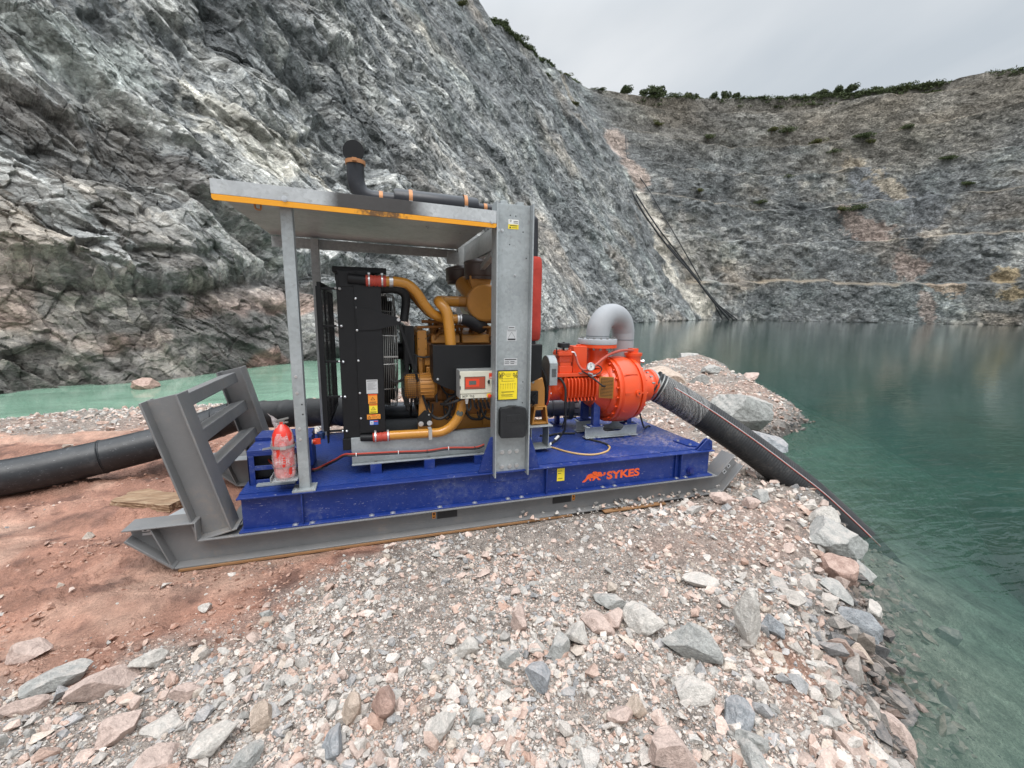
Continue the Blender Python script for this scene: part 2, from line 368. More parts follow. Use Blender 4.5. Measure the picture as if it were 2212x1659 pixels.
def shore_sd(x, y):
    d = sdpoly(x, y, SHORE)
    return d+.16*fbm(x*1.1, y*1.1, 201, 4)*sstep(0, 1, 1-np.abs(d)/6)+.03*fbm(x*6, y*6, 202, 3)
def mud_mask(x, y):
    return sstep(-.22, .22, sdpoly(x, y, MUD)+.42*fbm(x*1.3, y*1.3, 205, 4)+.12*fbm(x*7, y*7, 206, 2))
def terrain(x, y, full=False):
    sd = shore_sd(x, y); mud = mud_mask(x, y)
    left = sstep(3, -1, x)*sstep(4, 6, y)
    spit = sstep(6, 8.5, x)*sstep(-1, 1.5, y)
    hi = -.505+.035*fbm(x*.8, y*.8, 210, 3)
    # foreground hummocks; ground dips towards the far-left lagoon; spit is a heap of rubble
    hi = hi-.30*sstep(5.0, 8.5, y)*sstep(4, 0, x)
    hi = hi+spit*(-.05+.32*fbm(x*.55, y*.55, 211, 4))
    hi = hi+.10*sstep(.9, 0, np.hypot((x-3.4)/1.0, (y+1.75)/.5)) - .08*sstep(.35, 0, np.hypot(x-2.98, y+1.73))
    rub = (1-mud)*(.028*fbm(x*4, y*4, 212, 4)+.012*fbm(x*18, y*18, 213, 3))
    w1 = fbm(x*2.2, y*5.5, 214, 4); lump = fbm(x*11, y*11, 215, 4); soft = sstep(-.1, .35, fbm(x*.9, y*1.6, 216, 2))
    track = .030*np.sin((y+.25*x+.12*fbm(x, y, 217, 2))*9.)*sstep(.2, -.8, x)*sstep(-1.1, -.6, y)
    F1, F2, dx, dy, h1, h2, h3 = vor(x*7, y*11, 218)
    mm = mud*(.034*w1+track+(1-.75*soft)*(.034*np.abs(lump)+.030*h1*sstep(.0, .3, F2-F1)))
    h = hi+rub+mm
    # flat bearing under the skid
    sk = sstep(.28, .02, np.maximum(np.maximum(-.45-x, x-4.9), np.maximum(-.02-y, y-1.9)))
    h = h*(1-sk)+(-.545+.010*fbm(x*9, y*9, 219, 2))*sk
    wd = .50+1.0*left+.5*spit+.25*fbm(x*.7, y*.7, 220, 2)
    t = np.clip(sd/wd, 0, 1); t = t**.6
    ledge = .10*fbm(x*3.2, y*3.2, 221, 3)*np.sin(np.clip(t, 0, 1)*PI)
    z = ZW+(h-ZW)*t+ledge*(1-left)
    d = np.maximum(-sd, 0)
    dmax = 1.25+.35*fbm(x*.3, y*.3, 222, 2)+7*sstep(-1, 26, x-.0*y+.0)
    ds = 2.2+.5*fbm(x*.5, y*.5, 223, 3)
    dep = np.minimum(.40*d+.85*sstep(0, 1.5, d-ds)*np.maximum(0, d-ds)*(1-left), dmax)
    zu = ZW-dep+.05*fbm(x*3, y*3, 224, 4)*np.clip(d, 0, 1)
    z = np.where(sd > 0, z, zu)
    if full: return z, sd, mud, left, spit, lump, h1
    return z
def tz(x, y):
    return float(terrain(np.array([[float(x)]]), np.array([[float(y)]]))[0, 0])
def build_ground():
    r = np.concatenate([[0.02], np.exp(np.linspace(math.log(.35), math.log(45), 900)), 45*np.exp(np.linspace(.05, math.log(14), 30))])
    a = np.concatenate([np.radians(np.arange(-58, 84, .16)), np.radians(np.arange(84, 302.1, 2.))])
    A, R = np.meshgrid(a, r)
    X = 1.1+R*np.sin(A); Y = -3.7+R*np.cos(A)
    Z, sd, mud, left, spit, lump, h1 = terrain(X, Y, True)
    f = fbm(X*.9, Y*.9, 230, 4); f2 = fbm(X*5, Y*5, 231, 4); f3 = fbm(X*22, Y*22, 232, 2)
    k = lambda v: v[..., None]
    mudc = np.array([.345, .178, .125]); mudl = np.array([.48, .295, .22]); mudd = np.array([.20, .105, .078])
    f4 = sstep(-.2, .5, fbm(X*2.2, Y*4.4, 240, 4))
    cm = mudc*(.8+.35*k(f4))+(mudl-mudc)*k(sstep(-.1, .5, f+.3*f2))+(mudd-mudc)*k(sstep(.1, .5, -f2-.2*f))*.8
    pink = np.array([.44, .32, .265]); grey = np.array([.36, .335, .30]); red = np.array([.42, .235, .165])
    pf = .35+.65*sstep(-.25, .35, fbm(X*.55+3, Y*.55, 233, 3))
    cg = grey+(pink-grey)*k(pf)
    rp = sstep(.28, .75, .8*fbm(X*1.1+8, Y*1.1, 234, 3)+.62*np.exp(-((X-3.35)**2/.16+(Y+2.15)**2/.10)))
    cg = cg+(red-cg)*k(rp)
    cg = cg*(.8+.35*k(f3))
    c = cm*k(mud)+cg*k(1-mud)
    # rocky bank and wet line
    bank = sstep(.75, .15, sd)*(1-left)
    c = c*(1-k(bank)*.75)+k(bank)*.75*np.array([.17, .175, .165])*(1+.5*k(f2))
    wet = sstep(.16, .02, sd)
    c = c*(1-.5*k(wet))
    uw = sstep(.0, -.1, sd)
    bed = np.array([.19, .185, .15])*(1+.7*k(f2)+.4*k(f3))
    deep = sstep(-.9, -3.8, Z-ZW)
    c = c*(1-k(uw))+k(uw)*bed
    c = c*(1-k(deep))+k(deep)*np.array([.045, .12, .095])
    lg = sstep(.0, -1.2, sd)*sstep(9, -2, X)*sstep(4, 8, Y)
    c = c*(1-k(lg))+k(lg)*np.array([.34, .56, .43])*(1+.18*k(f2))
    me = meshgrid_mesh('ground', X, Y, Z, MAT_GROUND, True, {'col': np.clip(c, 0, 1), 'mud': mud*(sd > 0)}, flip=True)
    link('ground', me, kind='structure')
m, nt = mat('ground soil'); g = N(nt)
at = g.n('ShaderNodeAttribute', attribute_name='col').outputs['Color']
md = g.n('ShaderNodeAttribute', attribute_name='mud').outputs['Fac']
pos = g.n('ShaderNodeTexCoord').outputs['Object']
nA = g.noise(pos, 9., 10, .68, .3); nB = g.noise(pos, 60., 6, .7)
vo = g.n('ShaderNodeTexVoronoi', {'Vector': pos, 'Scale': 42., 'Detail': 2., 'Roughness': .7}).outputs
vc = g.n('ShaderNodeTexVoronoi', {'Vector': pos, 'Scale': 75., 'Detail': 1.}).outputs
t1 = g.ramp(nA, [(.3, .72), (.5, 1.), (.7, 1.25)]); t2 = g.ramp(nB, [(.3, .75), (.7, 1.25)])
gc = g.ramp(g.n('ShaderNodeSeparateColor', {0: vc['Color']}).outputs[0], [(0., .75), (.5, 1.), (1., 1.25)])
c = g.mix(1., at, t1, 'MULTIPLY'); c = g.mix(1., c, t2, 'MULTIPLY')
cg = g.mix(1., c, gc, 'MULTIPLY'); c = g.mix(md, cg, c)
h = g.math('ADD', g.math('MULTIPLY', nA, 1.), g.math('ADD', g.math('MULTIPLY', nB, .25), g.math('MULTIPLY', vo['Distance'], g.math('MULTIPLY_ADD', md, -.4, .6))))
rg = g.math('MULTIPLY_ADD', md, -.22, .88)
bs = g.n('ShaderNodeBsdfPrincipled', {'Base Color': c, 'Roughness': rg, 'Specular IOR Level': .35, 'Normal': g.bump(h, .045, .9)})
g.out(bs.outputs[0]); MAT_GROUND = m
build_ground()

# ------------------------------------------------------------------ water
m, nt = mat('water'); g = N(nt)
pos = g.n('ShaderNodeTexCoord').outputs['Object']
mp1 = g.n('ShaderNodeMapping', {'Vector': pos, 'Rotation': (0, 0, .55), 'Scale': (1., 2.6, 1)}).outputs[0]
w1 = g.noise(mp1, 1.4, 4, .55, .3)
mp2 = g.n('ShaderNodeMapping', {'Vector': pos, 'Rotation': (0, 0, .95), 'Scale': (.9, 3.0, 1)}).outputs[0]
w2 = g.noise(mp2, 1.9, 3, .5, .6)
patch = g.ramp(g.noise(pos, .10, 3, .5), [(.40, .15), (.58, 1.)])
# livelier water off the point where the hose goes in
dh = g.n('ShaderNodeVectorMath', {0: pos, 1: (9.0, .4, ZW)}, operation='DISTANCE').outputs['Value']
near = g.n('ShaderNodeMapRange', {0: dh, 1: 1.6, 2: 5.5, 3: 1., 4: .0}, interpolation_type='SMOOTHSTEP').outputs[0]
amp = g.math('ADD', g.math('MULTIPLY', patch, .10), g.math('MULTIPLY', near, .6))
hh = g.math('ADD', g.math('MULTIPLY', w1, .22), g.math('MULTIPLY', w2, amp))
nrm = g.bump(hh, .045, .8)
fr = g.n('ShaderNodeFresnel', {'IOR': 1.33, 'Normal': nrm}).outputs[0]
gl = g.n('ShaderNodeBsdfGlossy', {'Color': (1, 1, 1, 1), 'Roughness': .045, 'Normal': nrm})
tr = g.n('ShaderNodeBsdfTransparent', {'Color': (1, 1, 1, 1)})
# suspended silt: pale green in the shallow lagoon under the near cliff, thin in the open pit
dl = g.n('ShaderNodeVectorMath', {0: g.n('ShaderNodeVectorMath', {0: pos, 1: (1., .8, 0)}, operation='MULTIPLY').outputs[0], 1: (-6., 10., 0)}, operation='DISTANCE').outputs['Value']
tb = g.n('ShaderNodeMapRange', {0: g.math('ADD', dl, g.math('MULTIPLY', g.noise(pos, .35, 3), 4.)), 1: 9., 2: 22., 3: 1., 4: 0.}, interpolation_type='SMOOTHSTEP').outputs[0]
wn = g.ramp(g.noise(g.n('ShaderNodeMapping', {'Vector': pos, 'Scale': (.5, 1.2, 1)}).outputs[0], 1.1, 5, .6, .8), [(.3, .8), (.7, 1.2)])
sc1 = g.mix(tb, (.014, .072, .054), (.24, .40, .295))
dn = g.n('ShaderNodeVectorMath', {0: pos, 1: (5.6, -1.2, ZW)}, operation='DISTANCE').outputs['Value']
silt = g.n('ShaderNodeMapRange', {0: dn, 1: .8, 2: 5., 3: .20, 4: .58}, interpolation_type='SMOOTHSTEP').outputs[0]
df = g.n('ShaderNodeBsdfDiffuse', {'Color': g.mix(1., sc1, wn, 'MULTIPLY')})
body = g.n('ShaderNodeMixShader', {0: g.math('MAXIMUM', g.math('MULTIPLY', tb, .72), silt), 1: tr.outputs[0], 2: df.outputs[0]})
sh = g.n('ShaderNodeMixShader', {0: fr, 1: body.outputs[0], 2: gl.outputs[0]})
va = g.n('ShaderNodeVolumeAbsorption', {'Color': (.44, .75, .70, 1), 'Density': .80})
g.out(sh.outputs[0], va.outputs[0])
bm = bmesh.new()
x0, x1, y0, y1, zb = -75, 330, -230, 420, -14
vs = [bm.verts.new(p) for p in ((x0, y0, zb), (x1, y0, zb), (x1, y1, zb), (x0, y1, zb), (x0, y0, ZW), (x1, y0, ZW), (x1, y1, ZW), (x0, y1, ZW))]
for f in ((0, 3, 2, 1), (4, 5, 6, 7), (0, 1, 5, 4), (1, 2, 6, 5), (2, 3, 7, 6), (3, 0, 4, 7)): bm.faces.new([vs[i] for i in f])
me = bpy.data.meshes.new('water'); bm.to_mesh(me); bm.free(); me.materials.append(m)
link('water', me, kind='structure')
# ------------------------------------------------------------------ object materials
def paint(name, col, rough=.45, metal=0., dirt=.25, dirtcol=(.33, .26, .20), scale=3., spec=.5, bump=.0, var=.12, scratch=0., updust=.0, coat=0.):
    m, nt = mat(name); g = N(nt)
    pos = g.n('ShaderNodeTexCoord').outputs['Object']
    nA = g.noise(pos, scale, 8, .65, .2); nB = g.noise(pos, scale*7, 6, .65)
    c = g.mix(g.ramp(nA, [(.3, 0.), (.75, 1.)]), tuple(v*(1-var) for v in col), tuple(min(1, v*(1+var)) for v in col))
    dm = g.math('MULTIPLY', g.ramp(nA, [(.50, 0.), (.72, 1.)]), g.ramp(nB, [(.42, 0.), (.66, 1.)]))
    if updust:
        nz = g.n('ShaderNodeSeparateXYZ', {0: g.n('ShaderNodeNewGeometry').outputs['Normal']}).outputs[2]
        u = g.math('MULTIPLY', g.ramp(nz, [(.6, 0.), (.95, 1.)]), g.ramp(nA, [(.40, .15), (.65, 1.)]))
        dm = g.math('MAXIMUM', g.math('MULTIPLY', dm, dirt), g.math('MULTIPLY', u, updust))
    else: dm = g.math('MULTIPLY', dm, dirt)
    c = g.mix(dm, c, dirtcol)
    if scratch:
        sv = g.n('ShaderNodeMapping', {'Vector': pos, 'Scale': (1., 1., 5.), 'Rotation': (.2, .3, 0)}).outputs[0]
        s = g.math('MULTIPLY', g.ramp(g.noise(sv, 26, 4, .6, 1.), [(.655, 0.), (.69, 1.)]), scratch)
        c = g.mix(s, c, (.55, .55, .58))
    r = g.math('MULTIPLY_ADD', nB, .22, rough-.11)
    r = g.math('ADD', r, g.math('MULTIPLY', dm, .35))
    i = {'Base Color': c, 'Roughness': r, 'Metallic': metal, 'Specular IOR Level': spec, 'Coat Weight': coat}
    if bump: i['Normal'] = g.bump(nB, .01, bump)
    bs = g.n('ShaderNodeBsdfPrincipled', i); g.out(bs.outputs[0]); return m
def galv(name, base=(.37, .40, .41), stain=0.):
    m, nt = mat(name); g = N(nt)
    pos = g.n('ShaderNodeTexCoord').outputs['Object']
    v = g.n('ShaderNodeTexVoronoi', {'Vector': pos, 'Scale': 38., 'Randomness': 1.}, feature='F1').outputs['Color']
    vs = g.n('ShaderNodeSeparateColor', {0: v}).outputs[0]
    nA = g.noise(pos, 2.6, 8, .62, .4); nB = g.noise(pos, 22, 6, .65, .5)
    c = g.mix(g.ramp(nA, [(.3, 0.), (.7, 1.)]), tuple(x*.80 for x in base), tuple(x*1.10 for x in base))
    c = g.mix(1., c, g.ramp(vs, [(0., .92), (1., 1.07)]), 'MULTIPLY')
    c = g.mix(g.math('MULTIPLY', g.ramp(nB, [(.58, 0.), (.70, 1.)]), .55), c, (.25, .25, .24))
    if stain:   # soot blown on to the edge of the roof by the exhaust
        s = g.n('ShaderNodeSeparateXYZ', {0: pos}).outputs
        f1 = g.n('ShaderNodeMapRange', {0: g.math('ABSOLUTE', g.math('SUBTRACT', s[0], 1.16)), 1: .10, 2: .48, 3: 1., 4: 0.}).outputs[0]
        f2 = g.ramp(g.math('ADD', g.math('MULTIPLY', f1, .75), g.math('MULTIPLY', nA, .5)), [(.42, 0.), (.66, 1.)])
        c = g.mix(g.math('MULTIPLY', f2, .93), c, (.035, .03, .028))
    bs = g.n('ShaderNodeBsdfPrincipled', {'Base Color': c, 'Roughness': g.math('MULTIPLY_ADD', nB, .3, .36), 'Metallic': .35, 'Specular IOR Level': .5})
    g.out(bs.outputs[0]); return m
def hose_mat(name, col=(.022, .023, .025), rough=.55, dust=.3):
    return paint(name, col, rough, 0, dust, (.20, .18, .16), 4., .4, .3, .2, 0, dust*.6)
MT = {}
MT['blue'] = paint('blue paint', (.005, .026, .175), .42, 0, .75, (.12, .14, .23), 3.2, .5, .05, .18, .5, .06)
MT['blue2'] = paint('dark blue paint', (.012, .022, .16), .4, 0, .2, (.10, .10, .16), 3., .5, 0, .15)
MT['orange'] = paint('orange paint', (.70, .068, .010), .38, 0, .10, (.50, .10, .04), 4., .5, .08, .08, 0, 0, .25)
MT['yellow'] = paint('yellow engine paint', (.40, .175, .030), .42, 0, .45, (.16, .075, .02), 3., .5, .05, .12)
MT['yellowd'] = paint('shaded engine paint', (.26, .105, .022), .5, 0, .7, (.07, .035, .015), 5., .4, .3, .2)  # grimy engine yellow, darkened in the base colour for canopy shade
MT['ypipe'] = paint('ochre pipe paint', (.50, .22, .028), .3, 0, .12, (.3, .13, .03), 4., .5, 0, .08, 0, 0, .3)
MT['black'] = paint('black paint', (.008, .0085, .010), .5, 0, .2, (.030, .029, .028), 3., .32, .05, .2)
MT['blackm'] = paint('black pipe paint', (.020, .021, .026), .36, .2, .35, (.07, .065, .06), 5., .5, .1, .2)
MT['mesh'] = paint('black wire', (.012, .012, .013), .4, .3, .1, (.08, .07, .06), 4.)
MT['rubber'] = hose_mat('black rubber')
MT['hdpe'] = paint('black polyethylene', (.020, .022, .025), .40, 0, .45, (.16, .155, .15), 2.2, .45, .15, .3, .35, .0)
MT['grey'] = paint('grey paint', (.185, .186, .188), .5, .1, .6, (.31, .25, .20), 3., .45, .15, .10, .12, .10)
MT['greyl'] = paint('light grey steel', (.40, .42, .435), .5, .2, .35, (.34, .30, .25), 3., .45, .1, .12, .1, .15)
MT['galv'] = galv('galvanised steel'); MT['galvd'] = galv('darker galvanised steel', (.33, .34, .335))  # second zinc tone, slightly darker than the first
MT['galvs'] = galv('sooty galvanised steel', (.48, .50, .51), 1.)
MT['trim'] = paint('orange trim', (.80, .34, .01), .45, 0, .25, (.10, .06, .03), 3.)
def trim_mat():
    m, nt = mat('sooty orange trim'); g = N(nt); pos = g.n('ShaderNodeTexCoord').outputs['Object']
    s = g.n('ShaderNodeSeparateXYZ', {0: pos}).outputs
    f1 = g.n('ShaderNodeMapRange', {0: g.math('ABSOLUTE', g.math('SUBTRACT', s[0], 1.2)), 1: .08, 2: .40, 3: 1., 4: 0.}).outputs[0]
    n = g.noise(pos, 26, 6, .7)
    f2 = g.ramp(g.math('MULTIPLY', f1, n), [(.30, 0.), (.52, .9)])
    g.out(g.n('ShaderNodeBsdfPrincipled', {'Base Color': g.mix(f2, (.78, .33, .01), (.05, .03, .02)), 'Roughness': .5}).outputs[0]); return m
MT['trim'] = trim_mat()
MT['redsil'] = paint('red silicone', (.42, .055, .035), .5, 0, .2, (.2, .05, .04), 6., .4)
MT['lag'] = paint('red lagging cloth', (.44, .055, .040), .8, 0, .3, (.25, .06, .05), 6., .2, .6, .2)
MT['redhose'] = paint('faded red hose', (.40, .085, .060), .5, 0, .3, (.3, .12, .1), 6., .4)
MT['steel'] = paint('bright steel', (.62, .63, .64), .32, .85, .2, (.25, .24, .22), 9.)
MT['steeld'] = paint('dull steel', (.30, .30, .29), .45, .7, .4, (.15, .11, .08), 9.)
MT['cream'] = paint('cream cabinet paint', (.62, .60, .50), .45, 0, .25, (.38, .34, .27), 4.)
MT['panelred'] = paint('red panel', (.38, .07, .035), .35, 0, .1)
MT['white'] = paint('white plastic', (.75, .75, .73), .4, 0, .1)
MT['sign'] = paint('yellow plastic card', (.85, .66, .02), .35, 0, .08, (.5, .4, .1))
MT['ink'] = paint('black ink', (.02, .02, .022), .6, 0, 0)
MT['stick'] = paint('silver sticker', (.55, .56, .57), .4, .2, .1)
MT['sticko'] = paint('orange sticker', (.82, .30, .035), .4, 0, .1)
MT['sticky'] = paint('yellow sticker', (.86, .68, .04), .4, 0, .1)
MT['stickr'] = paint('red sticker', (.72, .06, .02), .4, 0, .05)
MT['stickb'] = paint('blue sticker', (.05, .12, .45), .4, 0, .05)
MT['dkcap'] = paint('dark brown plastic', (.055, .036, .030), .38, 0, .35, (.12, .08, .06), 5.)
MT['box'] = paint('black plastic', (.014, .015, .017), .5, 0, .25, (.07, .07, .07), 6., .4, .2)
MT['copper'] = paint('rusty clamp', (.42, .19, .08), .5, .4, .4, (.2, .08, .04), 9.)
MT['ext'] = paint('extinguisher red', (.70, .035, .02), .3, 0, .05, coat=.3)
MT['lcd'] = paint('display glass', (.10, .12, .11), .15, 0, 0)
MT['pgrey'] = paint('grey pipe paint', (.30, .31, .325), .6, 0, .3, (.36, .35, .35), 2.5, .5, .05, .10)
MT['pdark'] = paint('dark grey pipe', (.10, .11, .125), .4, .3, .3, (.2, .18, .17), 3.)
MT['logo'] = paint('orange lettering', (.80, .11, .02), .4, 0, .08, (.4, .1, .05), 6.)
MT['straw'] = paint('straw coloured hose', (.52, .33, .14), .55, 0, .3, (.3, .2, .1), 8.)
MT['bluecap'] = paint('dark blue plastic', (.02, .05, .15), .4)
def checker_mat():
    m, nt = mat('blue tread plate'); g = N(nt)
    pos = g.n('ShaderNodeTexCoord').outputs['Object']
    nA = g.noise(pos, 2.4, 8, .62, .3); nB = g.noise(pos, 18, 6, .68, .4)
    c = g.mix(g.ramp(nA, [(.3, 0.), (.7, 1.)]), (.006, .028, .165), (.014, .048, .25))
    s = g.n('ShaderNodeSeparateXYZ', {0: pos}).outputs
    rt_ = g.n('ShaderNodeMapRange', {0: s[0], 1: 2.6, 2: 4.4, 3: .0, 4: 1.}).outputs[0]
    d = g.math('MULTIPLY', g.ramp(g.math('ADD', g.math('MULTIPLY', nA, .6), g.math('MULTIPLY', rt_, .17)), [(.40, .04), (.56, 1.)]), g.ramp(nB, [(.40, 0.), (.62, 1.)]))
    c = g.mix(g.math('MULTIPLY', d, .75), c, (.36, .29, .27))
    def lay(a, off):
        mp = g.n('ShaderNodeMapping', {'Vector': pos, 'Rotation': (0, 0, a), 'Location': off}).outputs[0]
        w1 = g.n('ShaderNodeTexWave', {'Vector': mp, 'Scale': 12., 'Distortion': 0.}, wave_type='BANDS', bands_direction='X').outputs['Fac']
        w2 = g.n('ShaderNodeTexWave', {'Vector': mp, 'Scale': 7., 'Distortion': 0.}, wave_type='BANDS', bands_direction='Y').outputs['Fac']
        return g.math('MULTIPLY', g.ramp(w1, [(.6, 0.), (.8, 1.)]), g.ramp(w2, [(.35, 0.), (.6, 1.)]))
    h = g.math('ADD', lay(.785, (0, 0, 0)), lay(-.785, (.03, .02, 0)))
    bs = g.n('ShaderNodeBsdfPrincipled', {'Base Color': c, 'Roughness': g.math('MULTIPLY_ADD', d, .4, .34), 'Specular IOR Level': .5, 'Normal': g.bump(h, .004, .9)})
    g.out(bs.outputs[0]); return m
MT['tread'] = checker_mat()
def bag_mat():
    m, nt = mat('clear plastic bag'); g = N(nt)
    pos = g.n('ShaderNodeTexCoord').outputs['Object']
    n = g.noise(pos, 14, 5, .6, 1.5)
    bm_ = g.bump(n, .03, .9)
    a = g.n('ShaderNodeBsdfPrincipled', {'Base Color': (.72, .66, .66, 1), 'Roughness': .32, 'Normal': bm_})
    t = g.n('ShaderNodeBsdfTransparent')
    f = g.ramp(n, [(.35, .26), (.65, .46)])
    g.out(g.n('ShaderNodeMixShader', {0: f, 1: t.outputs[0], 2: a.outputs[0]}).outputs[0]); return m
MT['bag'] = bag_mat()
def wrap_mat():
    m, nt = mat('clear shrink wrap'); g = N(nt)
    pos = g.n('ShaderNodeTexCoord').outputs['Object']
    v = g.n('ShaderNodeMapping', {'Vector': pos, 'Rotation': (0, .62, -.53), 'Scale': (70., 4., 4.)}).outputs[0]
    n = g.noise(v, 1.0, 4, .6, .4)
    a = g.n('ShaderNodeBsdfPrincipled', {'Base Color': (.50, .49, .47, 1), 'Roughness': .35})
    g.out(g.n('ShaderNodeMixShader', {0: g.ramp(n, [(.40, .06), (.68, .46)]), 1: g.n('ShaderNodeBsdfTransparent').outputs[0], 2: a.outputs[0]}).outputs[0]); return m
MT['wrap'] = wrap_mat()
def wood_mat():
    m, nt = mat('split timber'); g = N(nt)
    pos = g.n('ShaderNodeTexCoord').outputs['Object']
    v = g.n('ShaderNodeMapping', {'Vector': pos, 'Scale': (2., 14., 14.)}).outputs[0]
    n = g.noise(v, 2.2, 7, .65, .6)
    c = g.ramp(n, [(.25, (.10, .05, .025)), (.5, (.27, .17, .10)), (.75, (.46, .36, .25))])
    g.out(g.n('ShaderNodeBsdfPrincipled', {'Base Color': c, 'Roughness': .8, 'Normal': g.bump(n, .02, .7)}).outputs[0]); return m
MT['wood'] = wood_mat()
MT['plank'] = paint('orange plywood', (.27, .14, .06), .8, 0, .7, (.3, .2, .13), 6.)

# ------------------------------------------------------------------ mesh builder
AX = {'x': Vector((1, 0, 0)), 'y': Vector((0, 1, 0)), 'z': Vector((0, 0, 1))}
def frame(d):
    d = Vector(d).normalized(); a = Vector((0, 0, 1)) if abs(d.z) < .9 else Vector((1, 0, 0))
    u = d.cross(a).normalized(); return d, u, d.cross(u)
class MB:
    def __init__(s): s.v = []; s.f = []; s.mi = []; s.mats = []; s.cur = 0; s.marks = []
    def mark(s): s.marks.append((len(s.v), len(s.f))); return s
    def each(s, name, material=None, parent=None, bevel=0., **kw):
        "one object per marked piece"
        M_ = s.marks+[(len(s.v), len(s.f))]; out = None
        for (v0, f0), (v1, f1) in zip(M_[:-1], M_[1:]):
            b = MB(); b.v = s.v[v0:v1]; b.f = [tuple(i-v0 for i in f) for f in s.f[f0:f1]]; b.mats = s.mats; b.mi = s.mi[f0:f1]; out = b.build(name, material, parent, bevel, **kw)
        return out
    def m(s, key):
        if key not in s.mats: s.mats.append(key)
        s.cur = s.mats.index(key); return s
    def add(s, vs, fs):
        o = len(s.v); s.v += [tuple(v) for v in vs]; s.f += [tuple(i+o for i in f) for f in fs]; s.mi += [s.cur]*len(fs); return s
    def box(s, x0, x1, y0, y1, z0, z1):
        return s.add([(x, y, z) for z in (z0, z1) for y in (y0, y1) for x in (x0, x1)], [(0, 2, 3, 1), (4, 5, 7, 6), (0, 1, 5, 4), (2, 6, 7, 3), (0, 4, 6, 2), (1, 3, 7, 5)])
    def obox(s, c, size, R):
        c = Vector(c); h = [k/2 for k in size]
        return s.add([c+R@Vector((x*h[0], y*h[1], z*h[2])) for z in (-1, 1) for y in (-1, 1) for x in (-1, 1)], [(0, 2, 3, 1), (4, 5, 7, 6), (0, 1, 5, 4), (2, 6, 7, 3), (0, 4, 6, 2), (1, 3, 7, 5)])
    def bar(s, a, b, w, h=None, upv=(0, 0, 1)):
        a = Vector(a); b = Vector(b); d = (b-a).normalized(); u = d.cross(Vector(upv)).normalized(); v = u.cross(d)
        return s.obox((a+b)/2, ((b-a).length, w, h or w), Matrix((d, u, v)).transposed())
    def prism(s, poly, ax, t0, t1):
        "polygon in the plane across ax ('y': (x,z); 'x': (y,z); 'z': (x,y)), extruded t0..t1"
        def P(p, t): return {'x': (t, p[0], p[1]), 'y': (p[0], t, p[1]), 'z': (p[0], p[1], t)}[ax]
        n = len(poly); vs = [P(p, t0) for p in poly]+[P(p, t1) for p in poly]
        return s.add(vs, [tuple(range(n)), tuple(range(2*n-1, n-1, -1))]+[(i, i+n, (i+1) % n+n, (i+1) % n) for i in range(n)])
    def cyl(s, a, b, r, r1=None, n=20, cap=True):
        a = Vector(a); b = Vector(b); d, u, v = frame(b-a); r1 = r if r1 is None else r1
        vs = [p+(u*math.cos(2*PI*i/n)+v*math.sin(2*PI*i/n))*q for p, q in ((a, r), (b, r1)) for i in range(n)]
        fs = [(i, (i+1) % n, (i+1) % n+n, i+n) for i in range(n)]
        if cap: fs += [tuple(range(n-1, -1, -1)), tuple(range(n, 2*n))]
        return s.add(vs, fs)
    def lathe(s, o, d, prof, n=28, a0=0, a1=2*PI):
        o = Vector(o); d, u, v = frame(d); full = abs(a1-a0-2*PI) < 1e-6; k = n if full else n+1
        vs = [o+d*t+(u*math.cos(a0+(a1-a0)*i/n)+v*math.sin(a0+(a1-a0)*i/n))*r for t, r in prof for i in range(k)]
        fs = []
        for j in range(len(prof)-1):
            for i in range(n):
                p, q = i, (i+1) % k
                fs.append((j*k+p, j*k+q, (j+1)*k+q, (j+1)*k+p))
        return s.add(vs, fs)
    def tube(s, pts, r, n=12, sub=6, cap=True, prof=None):
        P = [Vector(p) for p in pts]; R = list(r) if hasattr(r, '__len__') else [r]*len(P)
        if sub > 1 and len(P) > 2:
            Q = []; RR = []
            E = [P[0]*2-P[1]]+P+[P[-1]*2-P[-2]]
            for i in range(len(P)-1):
                a, b, c, d = E[i:i+4]
                for k in range(sub):
                    t = k/sub; Q.append(.5*((2*b)+(c-a)*t+(2*a-5*b+4*c-d)*t*t+(3*b-a-3*c+d)*t**3)); RR.append(R[i]*(1-t)+R[i+1]*t)
            Q.append(P[-1]); RR.append(R[-1]); P, R = Q, RR
        if prof: R = [q*prof(i) for i, q in enumerate(R)]
        vs = []; u = None
        for i, p in enumerate(P):
            d = (P[min(i+1, len(P)-1)]-P[max(i-1, 0)]).normalized()
            if u is None: _, u, _ = frame(d)
            u = (u-d*u.dot(d)).normalized(); v = d.cross(u)
            vs += [p+(u*math.cos(2*PI*k/n)+v*math.sin(2*PI*k/n))*R[i] for k in range(n)]
        fs = [(j*n+i, j*n+(i+1) % n, (j+1)*n+(i+1) % n, (j+1)*n+i) for j in range(len(P)-1) for i in range(n)]
        if cap: fs += [tuple(range(n-1, -1, -1)), tuple(range((len(P)-1)*n, len(P)*n))]
        return s.add(vs, fs)
    def bolt(s, p, d, r=.014, h=.010):
        p = Vector(p); d = Vector(d).normalized(); s.mark()
        s.cyl(p-d*.002, p+d*.003, r*1.35, n=12); return s.cyl(p, p+d*h, r, n=6)
